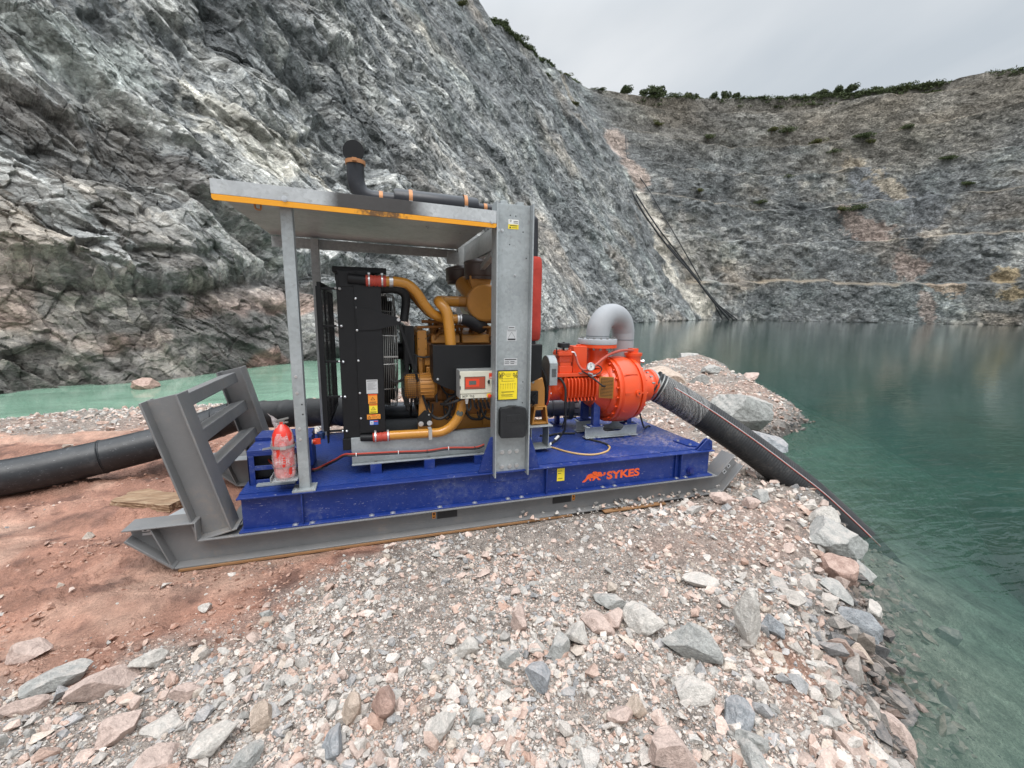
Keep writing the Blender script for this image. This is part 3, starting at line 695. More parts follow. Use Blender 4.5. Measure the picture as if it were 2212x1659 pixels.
    def build(s, name, material=None, parent=None, bevel=0., smooth=35, **props):
        me = bpy.data.meshes.new(name); me.from_pydata(s.v, [], s.f)
        for k in (s.mats or [material]): me.materials.append(MT[k])
        if s.mats: me.polygons.foreach_set('material_index', np.array(s.mi, np.int32))
        bm = bmesh.new(); bm.from_mesh(me); bmesh.ops.recalc_face_normals(bm, faces=bm.faces); bm.to_mesh(me); bm.free()
        me.polygons.foreach_set('use_smooth', np.ones(len(me.polygons), bool)); me.set_sharp_from_angle(angle=math.radians(smooth))
        o = link(name, me, parent, **props)
        if bevel:
            b = o.modifiers.new('bevel', 'BEVEL'); b.width = bevel; b.segments = 2; b.limit_method = 'ANGLE'; b.angle_limit = math.radians(40); b.harden_normals = False
        return o
def root(name, label, cat, loc=(0, 0, 0), group=None):
    o = bpy.data.objects.new(name, None); COL.objects.link(o); o.location = loc; o['label'] = label; o['category'] = cat
    if group: o['group'] = group
    return o
def text(name, body, size, loc, parent, mkey, rx=PI/2, rz=0, depth=.0015, bold=0., sx=1., tilt=0.):
    cu = bpy.data.curves.new(name, 'FONT'); cu.body = body; cu.size = size; cu.extrude = depth; cu.offset = bold; cu.resolution_u = 4
    t = bpy.data.objects.new(name+'_tmp', cu); COL.objects.link(t)
    bpy.context.view_layer.update()
    me = bpy.data.meshes.new_from_object(t.evaluated_get(bpy.context.evaluated_depsgraph_get())); bpy.data.objects.remove(t)
    R = Matrix.Translation(Vector(loc))@Matrix.Rotation(rz, 4, 'Z')@Matrix.Rotation(rx, 4, 'X')@Matrix.Rotation(tilt, 4, 'Z')@Matrix.Diagonal((sx, 1, 1, 1))
    me.transform(R); me.materials.clear(); me.materials.append(MT[mkey]); me.name = name
    return link(name, me, parent)

# ================================================================== PUMP UNIT
PU = root('pump_unit', 'blue steel skid carrying a yellow diesel engine, orange pump and galvanised canopy', 'pump', (2.3, .9, -.53))
PUL = Vector(PU.location)
_link = link
def link(name, me, parent=None, **props):      # meshes are modelled in world space; parents sit at their base
    o = bpy.data.objects.new(name, me); COL.objects.link(o)
    if parent is not None:
        o.parent = parent; off = Vector((0, 0, 0)); q = parent
        while q is not None: off += q.location; q = q.parent
        o.location = -off
    for k, v in props.items(): o[k] = v
    return o

# ---- skid runners (I-beams with turned-up toes)
for Yo in (-.02, 1.65):
    w0, w1 = Yo+.094, Yo+.106; F0, F1 = Yo, Yo+.20
    b = MB()
    b.prism([(-.45, -.505), (-.73, -.245), (-.75, -.16), (-.28, -.16), (-.28, -.305), (4.765, -.305), (4.99, -.08), (5.13, -.215), (4.86, -.495), (4.80, -.505)], 'y', w0, w1)
    b.box(-.28, 4.77, F0, F1, -.312, -.299)
    b.box(-.45, 4.80, F0, F1, -.517, -.503)
    b.prism([(-.46, -.517), (-.45, -.503), (-.735, -.232), (-.748, -.244)], 'y', F0, F1)
    b.prism([(-.75, -.162), (-.75, -.150), (-.28, -.150), (-.28, -.162)], 'y', F0, F1+.002)
    b.prism([(4.765, -.312), (4.768, -.299), (4.985, -.072), (4.995, -.082)], 'y', F0, F1)
    b.prism([(4.795, -.517), (4.79, -.503), (4.86, -.49), (5.125, -.21), (5.135, -.22), (4.868, -.503)], 'y', F0, F1)
    b.prism([(-.475, -.50), (-.585, -.163), (-.575, -.163), (-.463, -.50)], 'y', F0+.01, w0)
    b.prism([(4.99, -.09), (5.125, -.225), (5.115, -.235), (4.98, -.1)], 'y', w1, F1-.02)
    b.box(-.292, -.280, F0, F1, -.30, -.162)
    r_ = b.build('skid_runner', 'grey', PU, .003)
    if Yo < 0:
        s = MB()
        for x0, x1 in ((1.60, 1.79), (2.775, 2.98)): s.mark().box(x0, x1, w0-.004, w0-.0005, -.425, -.350)
        s.each('fork_pocket', 'ink', r_)
        s = MB()
        for x0 in (1.555, 2.995):
            s.mark().m('sticko').box(x0, x0+.03, w0-.003, w0-.0005, -.415, -.355); s.m('ink').box(x0+.008, x0+.022, w0-.0045, w0-.003, -.385, -.362); s.box(x0+.004, x0+.026, w0-.0045, w0-.003, -.408, -.398)
        s.each('sticker', None, r_)
        s = MB().m('stick').box(-.665, -.59, w0-.003, w0-.0005, -.215, -.175).box(-.665, -.565, w0-.003, w0-.0005, -.245, -.225)
        s.m('ink').tube([(-.655, w0-.004, -.195), (-.645, w0-.004, -.183), (-.63, w0-.004, -.195), (-.645, w0-.004, -.207), (-.655, w0-.004, -.195)], .003, 5).bar((-.63, w0-.004, -.195), (-.60, w0-.004, -.195), .002, .005)
        s.m('stick').obox((5.00, w0-.003, -.235), (.045, .004, .05), Matrix.Rotation(-.75, 3, 'Y')).obox((4.95, w0-.003, -.30), (.045, .004, .05), Matrix.Rotation(-.75, 3, 'Y'))
        s.m('ink').obox((5.00, w0-.006, -.235), (.022, .003, .02), Matrix.Rotation(-.75, 3, 'Y')).obox((4.95, w0-.006, -.30), (.028, .003, .016), Matrix.Rotation(-.75, 3, 'Y'))
        s.build('lifting_label', None, r_)
b = MB().mark().prism([(-.535, .182), (-.47, .34), (-.295, .34), (-.295, .182)], 'z', -.1625, -.1525).mark().prism([(-.535, 1.648), (-.47, 1.50), (-.295, 1.50), (-.295, 1.648)], 'z', -.1625, -.1525)
b.each('tow_plate', 'greyl', PU, .002)
b = MB()
for x in (-.1, 2.3, 4.6): b.mark().box(x-.06, x+.06, .18, 1.65, -.50, -.33)
b.each('cross_member', 'grey', PU)
# ---- headboard
a_ = math.atan2(.262, 1.10); Rl = Matrix.Rotation(-a_, 3, 'Y')     # leans to the left
def HL(u, t, y=0.): # across (right +), along (up) from base centre
    o = Vector((-.165, y, -.285)); return o+Rl@Vector((u, 0, t))
for y0 in (0.0, 1.62):
    hb = MB()
    for u in (-.117, .117): hb.obox(HL(u, .575, y0+.10), (.014, .20, 1.15), Rl)
    hb.obox(HL(0, .575, y0+.10), (.222, .012, 1.148), Rl)
    hb.obox(HL(.02, -.002, y0+.10), (.275, .20, .012), Rl); hb.build('headboard_post', 'grey', PU, .0025)
for t in (1.06, .74, .42):
    MB().obox(HL(-.02, t, .91), (.15, 1.42, .11), Rl).build('headboard_rail', 'grey', PU, .006)
# ---- deck frame
b = MB()
for (y0, y1, wy) in ((0, .12, .06), (1.71, 1.83, 1.77)):
    b.box(0, 4.714, y0, y1, -.012, 0); b.box(0.0, 4.714, y0, y1, -.299, -.287); b.box(.02, 4.69, wy-.004, wy+.004, -.287, -.012)
for x in (.03, 4.66): b.box(x-.004, x+.004, .064, 1.766, -.287, -.012); b.box(x-.03, x+.05, .12, 1.71, -.012, 0); b.box(x-.03, x+.05, .12, 1.71, -.299, -.287)
for x in (.47, 2.68, 4.285): b.box(x-.006, x+.006, .012, .056, -.287, -.012)
b.box(4.22, 4.228, .03, .056, -.287, -.012)
b.box(2.1, 2.5, .05, .0555, -.115, -.02)
dk = b.build('deck_frame', 'blue', PU, .0025)
MB().box(.0, 4.700, .085, 1.74, .0005, .0065).build('deck_plate', 'tread', dk)
b = MB()
for x in (.41, .54, 1.02, 1.20, 1.62, 1.95, 2.28, 2.42, 3.32, 3.46, 4.24, 4.36): b.bolt((x, .028, -.287), (0, 0, 1), .013, .010); b.box(x-.022, x+.022, .005, .045, -.287, -.2845); b.cyl((x, .02, -.313), (x, .02, -.326), .010, n=6)
b.each('hold_down_bolt', 'steel', dk)
b = MB().cyl((4.435, .056, -.224), (4.435, .035, -.224), .042, n=24).cyl((4.435, .035, -.224), (4.435, .018, -.224), .03, n=6)
b.build('drain_plug', 'blue2', dk)
b = MB()
pl = [(4.50, .002), (4.62, .118), (4.655, .128), (4.70, .10), (4.708, .002)]
b.prism(pl, 'y', .035, .047); b.prism([(x+.0, z) for x, z in pl], 'y', .075, .087)
b.cyl((4.672, .034, .075), (4.672, .028, .075), .016, n=16); b.box(4.62, 4.68, .047, .075, .06, .1)
b.build('lifting_lug', 'blue', dk, .002)
b = MB().prism([(4.46, .40), (4.50, .17), (4.68, .10), (4.69, .40)], 'z', .008, .020); b.m('steel').bolt((4.50, .36, .02), (0, 0, 1)).bolt((4.54, .20, .02), (0, 0, 1))
b.mats = ['blue', 'steel']; b.mi = [0]*(6)+[1]*(len(b.f)-6); b.build('lug_plate', None, dk)
# emblem, lettering, notice on the near beam
E = [(150, 760), (160, 735), (235, 650), (262, 560), (290, 525), (340, 505), (398, 490), (398, 455), (420, 440), (470, 432), (510, 440), (535, 458), (575, 450), (610, 458), (635, 480), (648, 530), (670, 548), (700, 535), (690, 510), (680, 490),
     (700, 472), (750, 470), (735, 485), (748, 500), (735, 545), (705, 575), (655, 583), (640, 590), (658, 610), (620, 602), (590, 592), (575, 602), (530, 600), (560, 640), (628, 708), (600, 718), (552, 716), (515, 650), (490, 650), (440, 722), (400, 726), (398, 724), (432, 645), (350, 640), (385, 722), (345, 732), (310, 655), (295, 660), (225, 755), (160, 765)]
b = MB(); el = []
for x, y in E: el.append((3.093+(x-150)*.000455, -.2225+(760-y)*.00034+(x-150)*.000455*.055*0+(x-450)*(-.0000)))
# the source outline runs uphill with the beam; take the slope out
el = [(x, z-(x-3.1)*.055) for x, z in el]
b.prism(el, 'y', .0545, .0558); b.build('elephant_emblem', 'logo', dk)
MB().m('ink').tube([(3.207, .0538, -.107), (3.208, .0538, -.14), (3.225, .0538, -.158), (3.25, .0538, -.164)], .0014, 5).tube([(3.245, .0538, -.112), (3.262, .0538, -.125), (3.262, .0538, -.15)], .0012, 5).build('emblem_lines', None, dk)
text('lettering', 'SYKES', .115, (3.376, .0557, -.216), dk, 'logo', bold=.0042, sx=1.30, depth=.0012)
MB().m('sticky').box(2.806, 2.888, .0535, .0555, -.178, -.045).m('ink').box(2.815, 2.860, .0525, .0535, -.075, -.070).box(2.815, 2.850, .0525, .0535, -.10, -.095).box(2.815, 2.865, .0525, .0535, -.155, -.150).build('notice_plate', None, dk)

# ---- lifting columns and gussets
for near in (True, False):
    y0 = -.05 if near else 1.72; b = MB()
    b.box(2.124, 2.137, y0, y0+.17, -.035 if near else 0, 2.432); b.box(2.449, 2.462, y0, y0+.17, -.035 if near else 0, 2.432)
    wy = y0+.075; b.box(2.137, 2.449, wy, wy+.009, -.02 if near else 0, 2.428)
    b.box(2.18, 2.24, wy+.009, wy+.09, 2.40, 2.455); b.box(2.33, 2.39, wy+.009, wy+.09, 2.40, 2.455)
    cl_ = b.build('lifting_column', 'galv' if near else 'galvd', PU, .002)
    if near:
        g_ = MB()
        for z in (.098, -.02+.285*0+.245-.245): pass
        for z in (.19, .045):
            for x in (2.215, 2.290, 2.362): g_.bolt((x, wy, z), (0, -1, 0), .0165, .013)
        for x in (2.155, 2.193): g_.bolt((x, wy, 2.205), (0, -1, 0), .011, .010)
        g_.bolt((2.315, wy, 1.83), (0, -1, 0), .008, .012)
        g_.each('bolt', 'steel', cl_)
        h = MB()
        for x, z in ((2.265, 2.335), (2.315, 2.332), (2.385, 2.203), (2.262, 2.09), (2.41, .86), (2.41, .66), (2.42, 1.98)): h.mark().cyl((x, wy-.0006, z), (x, wy+.002, z), .006, n=10)
        h.each('bolt_hole', 'ink', cl_)
        s = MB(); s.mark().m('white').box(2.248, 2.342, wy-.002, wy-.0005, 2.262, 2.302).m('sticky').box(2.246, 2.342, wy-.002, wy-.0005, 2.222, 2.2605)
        s.m('ink').box(2.262, 2.330, wy-.003, wy-.002, 2.248, 2.254).box(2.258, 2.272, wy-.003, wy-.002, 2.228, 2.240).box(2.28, 2.33, wy-.003, wy-.002, 2.232, 2.236)
        s.tube([(2.268, wy-.003, 2.298), (2.275, wy-.003, 2.290), (2.268, wy-.003, 2.282), (2.262, wy-.003, 2.290), (2.268, wy-.003, 2.298)], .0015, 5).bar((2.268, wy-.003, 2.282), (2.268, wy-.003, 2.267), .002, .004)
        s.box(2.295, 2.335, wy-.003, wy-.002, 2.285, 2.290).box(2.295, 2.335, wy-.003, wy-.002, 2.272, 2.277)
        s.mark().m('stick').box(2.258, 2.325, wy-.002, wy-.0005, 1.352, 1.378).box(2.246, 2.340, wy-.002, wy-.0005, 1.245, 1.345)
        s.m('ink').box(2.265, 2.318, wy-.003, wy-.002, 1.362, 1.368).bar((2.293, wy-.003, 1.325), (2.262, wy-.003, 1.275), .001, .002).bar((2.293, wy-.003, 1.325), (2.324, wy-.003, 1.275), .001, .002).box(2.256, 2.330, wy-.003, wy-.002, 1.252, 1.266).box(2.252, 2.334, wy-.003, wy-.002, 1.334, 1.338)
        s.mark().m('stick').box(2.223, 2.350, wy-.002, wy-.0005, 1.02, 1.085)
        s.m('ink').box(2.230, 2.342, wy-.003, wy-.002, 1.070, 1.078).box(2.230, 2.272, wy-.003, wy-.002, 1.052, 1.056).box(2.285, 2.325, wy-.003, wy-.002, 1.052, 1.057).box(2.230, 2.272, wy-.003, wy-.002, 1.036, 1.040).box(2.285, 2.320, wy-.003, wy-.002, 1.034, 1.039).box(2.226, 2.347, wy-.003, wy-.002, 1.045, 1.046)
        s.each('sticker', None, cl_)
        n_ = MB().m('ink').box(2.163, 2.356, wy-.010, wy-.001, .695, .975).m('sign').box(2.169, 2.351, wy-.0125, wy-.0102, .703, .966)
        n_.m('ink'); yy = wy-.0135
        for z, x0, x1 in ((.942, 2.222, 2.292), (.931, 2.232, 2.288), (.917, 2.245, 2.282), (.897, 2.198, 2.305), (.882, 2.198, 2.212), (.874, 2.198, 2.322), (.776, 2.198, 2.32), (.771, 2.198, 2.318), (.757, 2.198, 2.225), (.748, 2.198, 2.312), (.742, 2.198, 2.305), (.729, 2.198, 2.31)):
            n_.box(x0, x1, yy, yy+.001, z-.0012, z+.0012)
        for x in (2.192, 2.215, 2.238, 2.260, 2.283, 2.306, 2.328): n_.box(x-.0006, x+.0006, yy, yy+.001, .80, .842); n_.box(x-.006, x+.006, yy, yy+.001, .846, .8495)
        def pen(pts, r=.0022): n_.tube([(x, yy, z) for x, z in pts], r, 5, 4)
        pen([(2.178, .955), (2.180, .90), (2.189, .94), (2.193, .898), (2.200, .957)]); pen([(2.207, .955), (2.206, .898)]); pen([(2.205, .952), (2.219, .953), (2.222, .936), (2.207, .924)])
        pen([(2.322, .945), (2.313, .947), (2.309, .932), (2.316, .922), (2.322, .930), (2.324, .945), (2.320, .915)]); pen([(2.346, .957), (2.338, .930), (2.336, .912), (2.343, .905), (2.348, .915), (2.342, .926), (2.337, .918)]); pen([(2.345, .952), (2.315, .892)], .0014)
        n_.build('notice_board', None, cl_)
        d_ = MB()
        pts = [(2.172, .375), (2.182, .352), (2.395, .345), (2.420, .362), (2.425, .60), (2.412, .628), (2.37, .634), (2.34, .645), (2.27, .647), (2.23, .636), (2.19, .634), (2.172, .61)]
        d_.prism(pts, 'y', wy-.085, wy-.045); d_.prism([(2.298+(x-2.298)*.975, .497+(z-.497)*.975) for x, z in pts], 'y', wy-.045, wy-.001)
        d_.box(2.285, 2.312, wy-.092, wy-.085, .635, .652); d_.box(2.23, 2.36, wy-.088, wy-.085, .50, .57)
        d_.build('document_box', 'box', cl_, .006)
for y0 in (-.012, 1.83):
    MB().prism([(1.985, .002), (2.123, .002), (2.123, .345), (2.10, .345), (2.045, .20)], 'y', y0+.035, y0+.049).build('gusset', 'blue', dk, .002)
    MB().prism([(2.463, .002), (2.600, .002), (2.545, .20), (2.49, .335), (2.463, .335)], 'y', y0+.035, y0+.049).build('gusset', 'blue', dk, .002)
b = MB().box(2.20, 2.208, .12, 1.72, 2.08, 2.30).box(2.20, 2.27, .12, 1.72, 2.292, 2.30).box(2.20, 2.27, .12, 1.72, 2.08, 2.088)
b.bar((2.15, .15, 2.02), (2.15, 1.70, 1.72), .05, .05); b.bar((2.3, .2, 2.15), (2.3, 1.6, 2.15), .05, .08)
b.box(1.98, 2.123, 1.70, 1.72, 2.08, 2.22)
b.build('cross_beam', 'galvd', PU, .002)

# ---- canopy
b = MB().prism([(.045, 2.312), (2.121, 2.272), (2.121, 2.279), (.045, 2.319)], 'y', -.04, 1.82)
for x, y in ((1.6, .5), (1.62, .55), (1.95, .7)): b.cyl((x, y, 2.27), (x, y, 2.277), .008, n=8)
cn = b.build('canopy', 'galvd', PU)
MB().prism([(.045, 2.292), (2.120, 2.243), (2.120, 2.345), (.045, 2.392)], 'y', -.052, -.040).build('fascia', 'galvs', cn, .001)
MB().prism([(.045, 2.187), (2.120, 2.165), (2.120, 2.262), (.045, 2.302)], 'y', 1.82, 1.832).build('fascia', 'galvd', cn, .001)
MB().prism([(.047, 2.290), (.047, 2.262), (.058, 2.250), (2.108, 2.206), (2.120, 2.216), (2.120, 2.241)], 'y', -.0525, -.0385).build('trim_strip', 'trim', cn)
b = MB(); b.bolt((.51, -.052, 2.296), (0, -1, 0), .016, .012).bolt((2.078, -.052, 2.255), (0, -1, 0), .013, .012); 
b.each('bolt', 'steel', cn)
MB().tube([(.30, .02, 2.29), (.30, .02, 2.23), (.335, .02, 2.225), (.335, .02, 2.29)], .007, 8).build('lifting_eye', 'copper', cn)
for near in (True, False):
    y0 = .06 if near else 1.70
    b = MB().box(.452, .537, y0, y0+.085, .012 if near else 0, 2.285)
    p_ = b.build('canopy_post', 'galv' if near else 'galvd', PU, .004)
    if near:
        MB().box(.405, .583, y0-.055, y0+.105, .0007, .016).bolt((.428, y0-.02, .016), (0, 0, 1), .012).bolt((.560, y0-.02, .016), (0, 0, 1), .012).build('base_plate', 'galv', p_, .001)
        s = MB()
        for z in (.965, .83, .53, .44): s.bolt((.485, y0, z), (0, -1, 0), .0095, .008)
        s.each('bolt', 'steel', p_); s = MB()
        for z, x in ((.733, .515), (.65, .517)): s.mark().cyl((x, y0-.0008, z), (x, y0+.002, z), .007, n=10)
        s.each('bolt_hole', 'ink', p_)

# ---- exhaust along the roof, and lagged riser
b = MB(); Ye = .9
b.tube([(1.34, Ye, 2.570), (1.20, Ye, 2.572), (1.10, Ye, 2.578), (1.025, Ye, 2.62), (.985, Ye, 2.72), (.985, Ye, 2.89)], [.074, .074, .078, .08, .08, .08], 24, 8)
ex = b.build('exhaust_pipe', 'blackm', PU)
MB().lathe((1.33, Ye, 2.588), (1, 0, -.02), [(0, .05), (0, .092), (.02, .101), (.82, .101), (.84, .092), (.84, .05)], 32).build('muffler', 'blackm', ex)
MB().tube([(2.15, Ye, 2.575), (2.35, Ye, 2.57), (2.60, Ye-.05, 2.56), (2.72, Ye-.15, 2.48), (2.745, Ye-.17, 2.30), (2.745, Ye-.17, 1.0)], .05, 16, 8).build('riser_pipe', 'blackm', ex)
b = MB().lathe((.985, Ye, 2.865), (0, 0, 1), [(0, .083), (.0, .092), (.035, .092), (.035, .083)], 28); b.box(.96, 1.0, Ye-.125, Ye-.085, 2.868, 2.895); b.build('rain_cap_clamp', 'copper', ex)
MB().lathe((.972, Ye+.02, 2.99), (-.25, -1, -.05), [(0, .0), (0, .100), (.006, .100), (.006, 0)], 32).build('rain_cap', 'black', ex)
b = MB()
for x, k, r in ((1.19, 'copper', .078), (1.47, 'copper', .104), (2.02, 'copper', .104), (2.235, 'copper', .054)):
    b.mark().m(k).lathe((x, Ye, 2.573 if r < .09 else 2.585), (1, 0, -.02), [(0, r-.004), (0, r), (.035, r), (.035, r-.004)], 28)
    if r > .09: b.m('steel').lathe((x, Ye, 2.585), (1, 0, -.02), [(0, r+.0006), (.035, r+.0015), (.036, r)], 10, a0=.2, a1=1.5)
b.each('exhaust_clamp', None, ex)
b = MB(); b.lathe((2.76, .74, 1.20), (0, 0, 1), [(0, .03), (0, .070), (.02, .085), (.12, .092), (.40, .088), (.75, .091), (.86, .085), (.89, .068), (.89, .03)], 24)
b.build('lagging', 'lag', ex, smooth=60)

# ---- radiator
b = MB(); b.box(.825, 1.165, .36, 1.48, .35, 1.80); b.box(.80, .95, .338, .362, .25, 1.80); b.box(.82, 1.17, .35, 1.49, .245, .40)
b.box(.81, 1.09, .35, 1.49, 1.74, 1.845)
ra = b.build('radiator', 'black', PU, .004)
MB().box(.942, 1.168, .326, .337, .385, 1.735).build('side_panel', 'black', ra, .002)
MB().box(.742, 1.232, .72, 1.40, 1.850, 1.905).box(.75, .80, .9, 1.2, 1.78, 1.85).build('expansion_tank', 'black', ra, .008)
b = MB()
for z in (1.60, 1.52, 1.325, 1.055, .76, .525): b.mark().lathe((.955, .326, z), (0, -1, 0), [(0, .011), (.007, .009), (.011, .0)], 12)
for z in (1.681, 1.361, 1.047, .731, .414): b.mark().lathe((.828, .33, z), (0, -1, 0), [(0, .013), (.012, .010), (.02, 0)], 12); b.mark().lathe((.795, .33, z+.004), (0, -1, 0), [(0, .010), (.012, .008), (.018, 0)], 12)
b.bolt((.828, .336, .305), (0, -1, 0), .022, .016).bolt((.905, .336, .308), (0, -1, 0), .022, .016)
b.each('cap_nut', 'steel', ra)
MB().box(.79, 1.61, .315, .355, .235, .342).box(.79, 1.61, .355, 1.45, .235, .245).build('radiator_base', 'black', ra, .003)
# front guard: welded frame and wire mesh standing off the core
b = MB(); gx = .665
for y in (.345, 1.46): b.box(gx-.03, gx+.012, y-.012, y+.012, .42, 1.70)
b.box(gx-.02, gx+.01, .34, 1.47, 1.68, 1.735); b.prism([(.335, .42), (.36, .30), (.40, .30), (.52, .42), (1.47, .42), (1.47, .46), (.335, .46)], 'x', gx-.006, gx+.006)
for y in (.72, 1.09): b.box(gx-.008, gx+.008, y-.008, y+.008, .46, 1.68)
for z in (1.681, 1.361, 1.047, .731, .414): b.bar((gx, .36, z), (.83, .36, z), .018)
fg = b.build('front_guard', 'black', ra, .002)
b = MB()
for i in range(27): z = .48+i*.045; b.box(gx-.0018, gx+.0018, .36, 1.45, z-.0018, z+.0018)
for i in range(26): y = .38+i*.043; b.box(gx+.0019, gx+.0052, y-.0016, y+.0016, .46, 1.68)
b.build('wire_mesh', 'mesh', fg)
# fan guard
b = MB(); cf = (.92, 1.085)
for x, r in ((1.175, .585), (1.192, .585), (1.209, .585), (1.226, .585), (1.243, .585), (1.26, .583), (1.277, .580), (1.296, .57)):
    b.tube([(x, cf[0]+r*math.cos(t*PI/24), cf[1]+r*math.sin(t*PI/24)) for t in range(49)], .0028, 5, 1, False)
for r in (.47, .37, .27): b.tube([(1.30, cf[0]+r*math.cos(t*PI/16), cf[1]+r*math.sin(t*PI/16)) for t in range(33)], .0028, 5, 1, False)
for k in range(14):
    a = k*PI/7+.12; b.tube([(1.17, cf[0]+.588*math.cos(a), cf[1]+.588*math.sin(a)), (1.29, cf[0]+.578*math.cos(a), cf[1]+.578*math.sin(a)), (1.305, cf[0]+.27*math.cos(a), cf[1]+.27*math.sin(a))], .004, 5, 1, False)
b.box(1.172, 1.30, .33, .337, 1.078, 1.092)
b.build('fan_guard', 'steeld', ra)
b = MB().lathe((1.17, *cf), (1, 0, 0), [(0, .56), (.02, .56), (.06, .57), (.06, .55), (0.0, .54)], 40).cyl((1.2, *cf), (1.42, *cf), .09)
for k in range(9):
    a = k*2*PI/9; R = Matrix.Rotation(a, 3, 'X')@Matrix.Rotation(.6, 3, 'Z'); c_ = Vector((1.235, *cf))+Matrix.Rotation(a, 3, 'X')@Vector((0, 0, .29)); b.obox(c_, (.006, .15, .44), Matrix.Rotation(a, 3, 'X')@Matrix.Rotation(.6, 3, 'Z'))
b.build('cooling_fan', 'black', ra)
b = MB().prism([(.942, 1.531), (1.10, 1.50), (1.309, 1.441), (1.335, 1.41), (1.327, 1.379), (1.12, 1.33), (.965, 1.322)], 'y', .316, .324); b.bar((1.311, .335, 1.419), (1.569, .385, .54), .022, .014, (0, 1, 0))
b.build('stay_bar', 'black', ra, .001)
MB().bolt((1.311, .316, 1.42), (0, -1, 0), .011, .008).build('stay_bolt', 'steel', ra)
# stickers on the side panel
s = MB(); yy = .3235
s.mark().m('stick').box(1.013, 1.112, yy, yy+.002, .752, .880); s.m('ink').box(1.020, 1.105, yy-.001, yy, .866, .871)
for z in (.85, .84, .83, .82, .81, .80, .79): s.box(1.022, 1.022+.05+.03*((z*1000) % 3)/2, yy-.001, yy, z-.0008, z+.0008)
s.mark().m('sticko').box(1.024, 1.104, yy, yy+.002, .657, .746); s.m('stickr').box(1.026, 1.102, yy-.001, yy, .735, .745); s.m('ink').box(1.034, 1.094, yy-.001, yy, .672, .675).box(1.034, 1.09, yy-.001, yy, .664, .667)
def tri(cx, cz, r):
    p = [(cx-r, cz-r*.6), (cx+r, cz-r*.6), (cx, cz+r)]
    for i in range(3): s.bar((p[i][0], yy-.0005, p[i][1]), (p[(i+1) % 3][0], yy-.0005, p[(i+1) % 3][1]), .001, .0028)
    s.box(cx-.001, cx+.001, yy-.001, yy, cz-r*.3, cz+r*.4)
tri(1.064, .702, .017)
s.mark().m('sticky').box(1.030, 1.102, yy, yy+.002, .567, .651); s.m('stickr').box(1.032, 1.100, yy-.001, yy, .640, .650); s.m('ink').box(1.038, 1.094, yy-.001, yy, .580, .583).box(1.038, 1.09, yy-.001, yy, .572, .575); tri(1.066, .610, .018)
s.mark().m('sticko').box(1.008, 1.126, yy, yy+.002, .512, .556); s.m('stickr').box(1.05, 1.085, yy-.001, yy, .547, .553); s.m('ink').box(1.05, 1.085, yy-.001, yy, .533, .535).box(1.05, 1.085, yy-.001, yy, .523, .525); tri(1.028, .531, .014)
s.tube([(1.09, yy, .53), (1.10, yy, .542), (1.113, yy, .538), (1.118, yy, .527), (1.105, yy, .519), (1.093, yy, .522), (1.09, yy, .53)], .0012, 5)
s.mark().m('stickb').box(1.030, 1.104, yy, yy+.002, .457, .500); s.m('white').box(1.033, 1.062, yy-.001, yy, .463, .494); s.m('stickr').box(1.066, 1.10, yy-.001, yy, .486, .494); s.m('stickb').box(1.038, 1.056, yy-.002, yy-.001, .470, .474).box(1.038, 1.056, yy-.002, yy-.001, .481, .486)
s.each('warning_sticker', None, ra)

# ---- galvanised engine rails on blue feet
for y0 in (.31, 1.45):
    b = MB().box(.862, 2.60, y0, y0+.008, .112, .335).box(.862, 2.60, y0-.045, y0+.008, .098, .111).box(.862, 2.60, y0-.0, y0+.06, .336, .345)
    if y0 < 1: b.box(2.66, 2.668, y0+.13, y0+.30, .06, .295).box(2.86, 2.868, y0+.13, y0+.30, .06, .295).box(2.62, 2.90, y0+.10, y0+.34, .295, .305).box(2.64, 2.90, y0+.11, y0+.32, .048, .058)
    er = b.build('engine_rail', 'galv', PU, .002)
    b = MB()
    for x in (1.07, 1.56, 2.05): b.mark().box(x-.05, x+.05, y0-.055, y0+.02, .0065, .098)
    if y0 < 1: b.mark().box(2.70, 2.82, .50, .6, .0065, .048)
    b.each('rail_foot', 'blue', er, .002)
    b = MB()
    for x in (1.07, 1.56, 2.05): b.bolt((x, y0-.025, .111), (0, 0, 1), .011, .012)
    b.each('rail_bolt', 'steeld', er)

# ---- engine
rng = random.Random(7)
b = MB()
b.box(1.50, 2.66, .62, 1.20, .48, 1.19); b.prism([(1.50, .44), (1.62, .30), (2.38, .29), (2.52, .44), (2.52, .60), (1.50, .60)], 'y', .58, 1.22)
for x in (1.72, 1.95, 2.18, 2.41): b.box(x-.012, x+.012, .60, .62, .48, 1.16)
for k in range(5): b.box(1.60+k*.2, 1.60+k*.2+.14, .585, .62, .62, .72)
en = b.build('engine', 'yellowd', PU, .008)
MB().box(1.60, 2.60, .535, .575, .300, .445).box(2.15, 2.24, .525, .535, .33, .42).cyl((2.195, .524, .375), (2.195, .53, .375), .009, n=10).build('oil_sump', 'yellow', en, .006)
for x0 in (1.635, 1.945, 2.255): MB().prism([(.58, 1.185), (.60, 1.272), (.95, 1.30), (1.18, 1.272), (1.20, 1.185)], 'x', x0, x0+.29).build('valve_cover', 'yellow', en, .012)
b = MB().prism([(1.492, 1.10), (1.492, 1.30), (1.512, 1.315), (1.585, 1.315), (1.592, 1.08), (1.545, 1.04), (1.548, .78), (1.505, .80)], 'y', .54, .66)
b.lathe((1.48, .9, 1.02), (1, 0, 0), [(0, .0), (0, .30), (.03, .33), (.09, .33)], 32)
b.box(1.56, 1.66, .53, .60, .97, 1.06).box(1.575, 1.64, .52, .60, .85, .96).box(1.60, 1.67, .53, .62, .70, .86)
fc = b.build('front_cover', 'yellow', en, .008)
b = MB()
for x in (1.508, 1.576):
    for z in (1.235, 1.135): b.mark().cyl((x, .5385, z), (x, .541, z), .006, n=8)
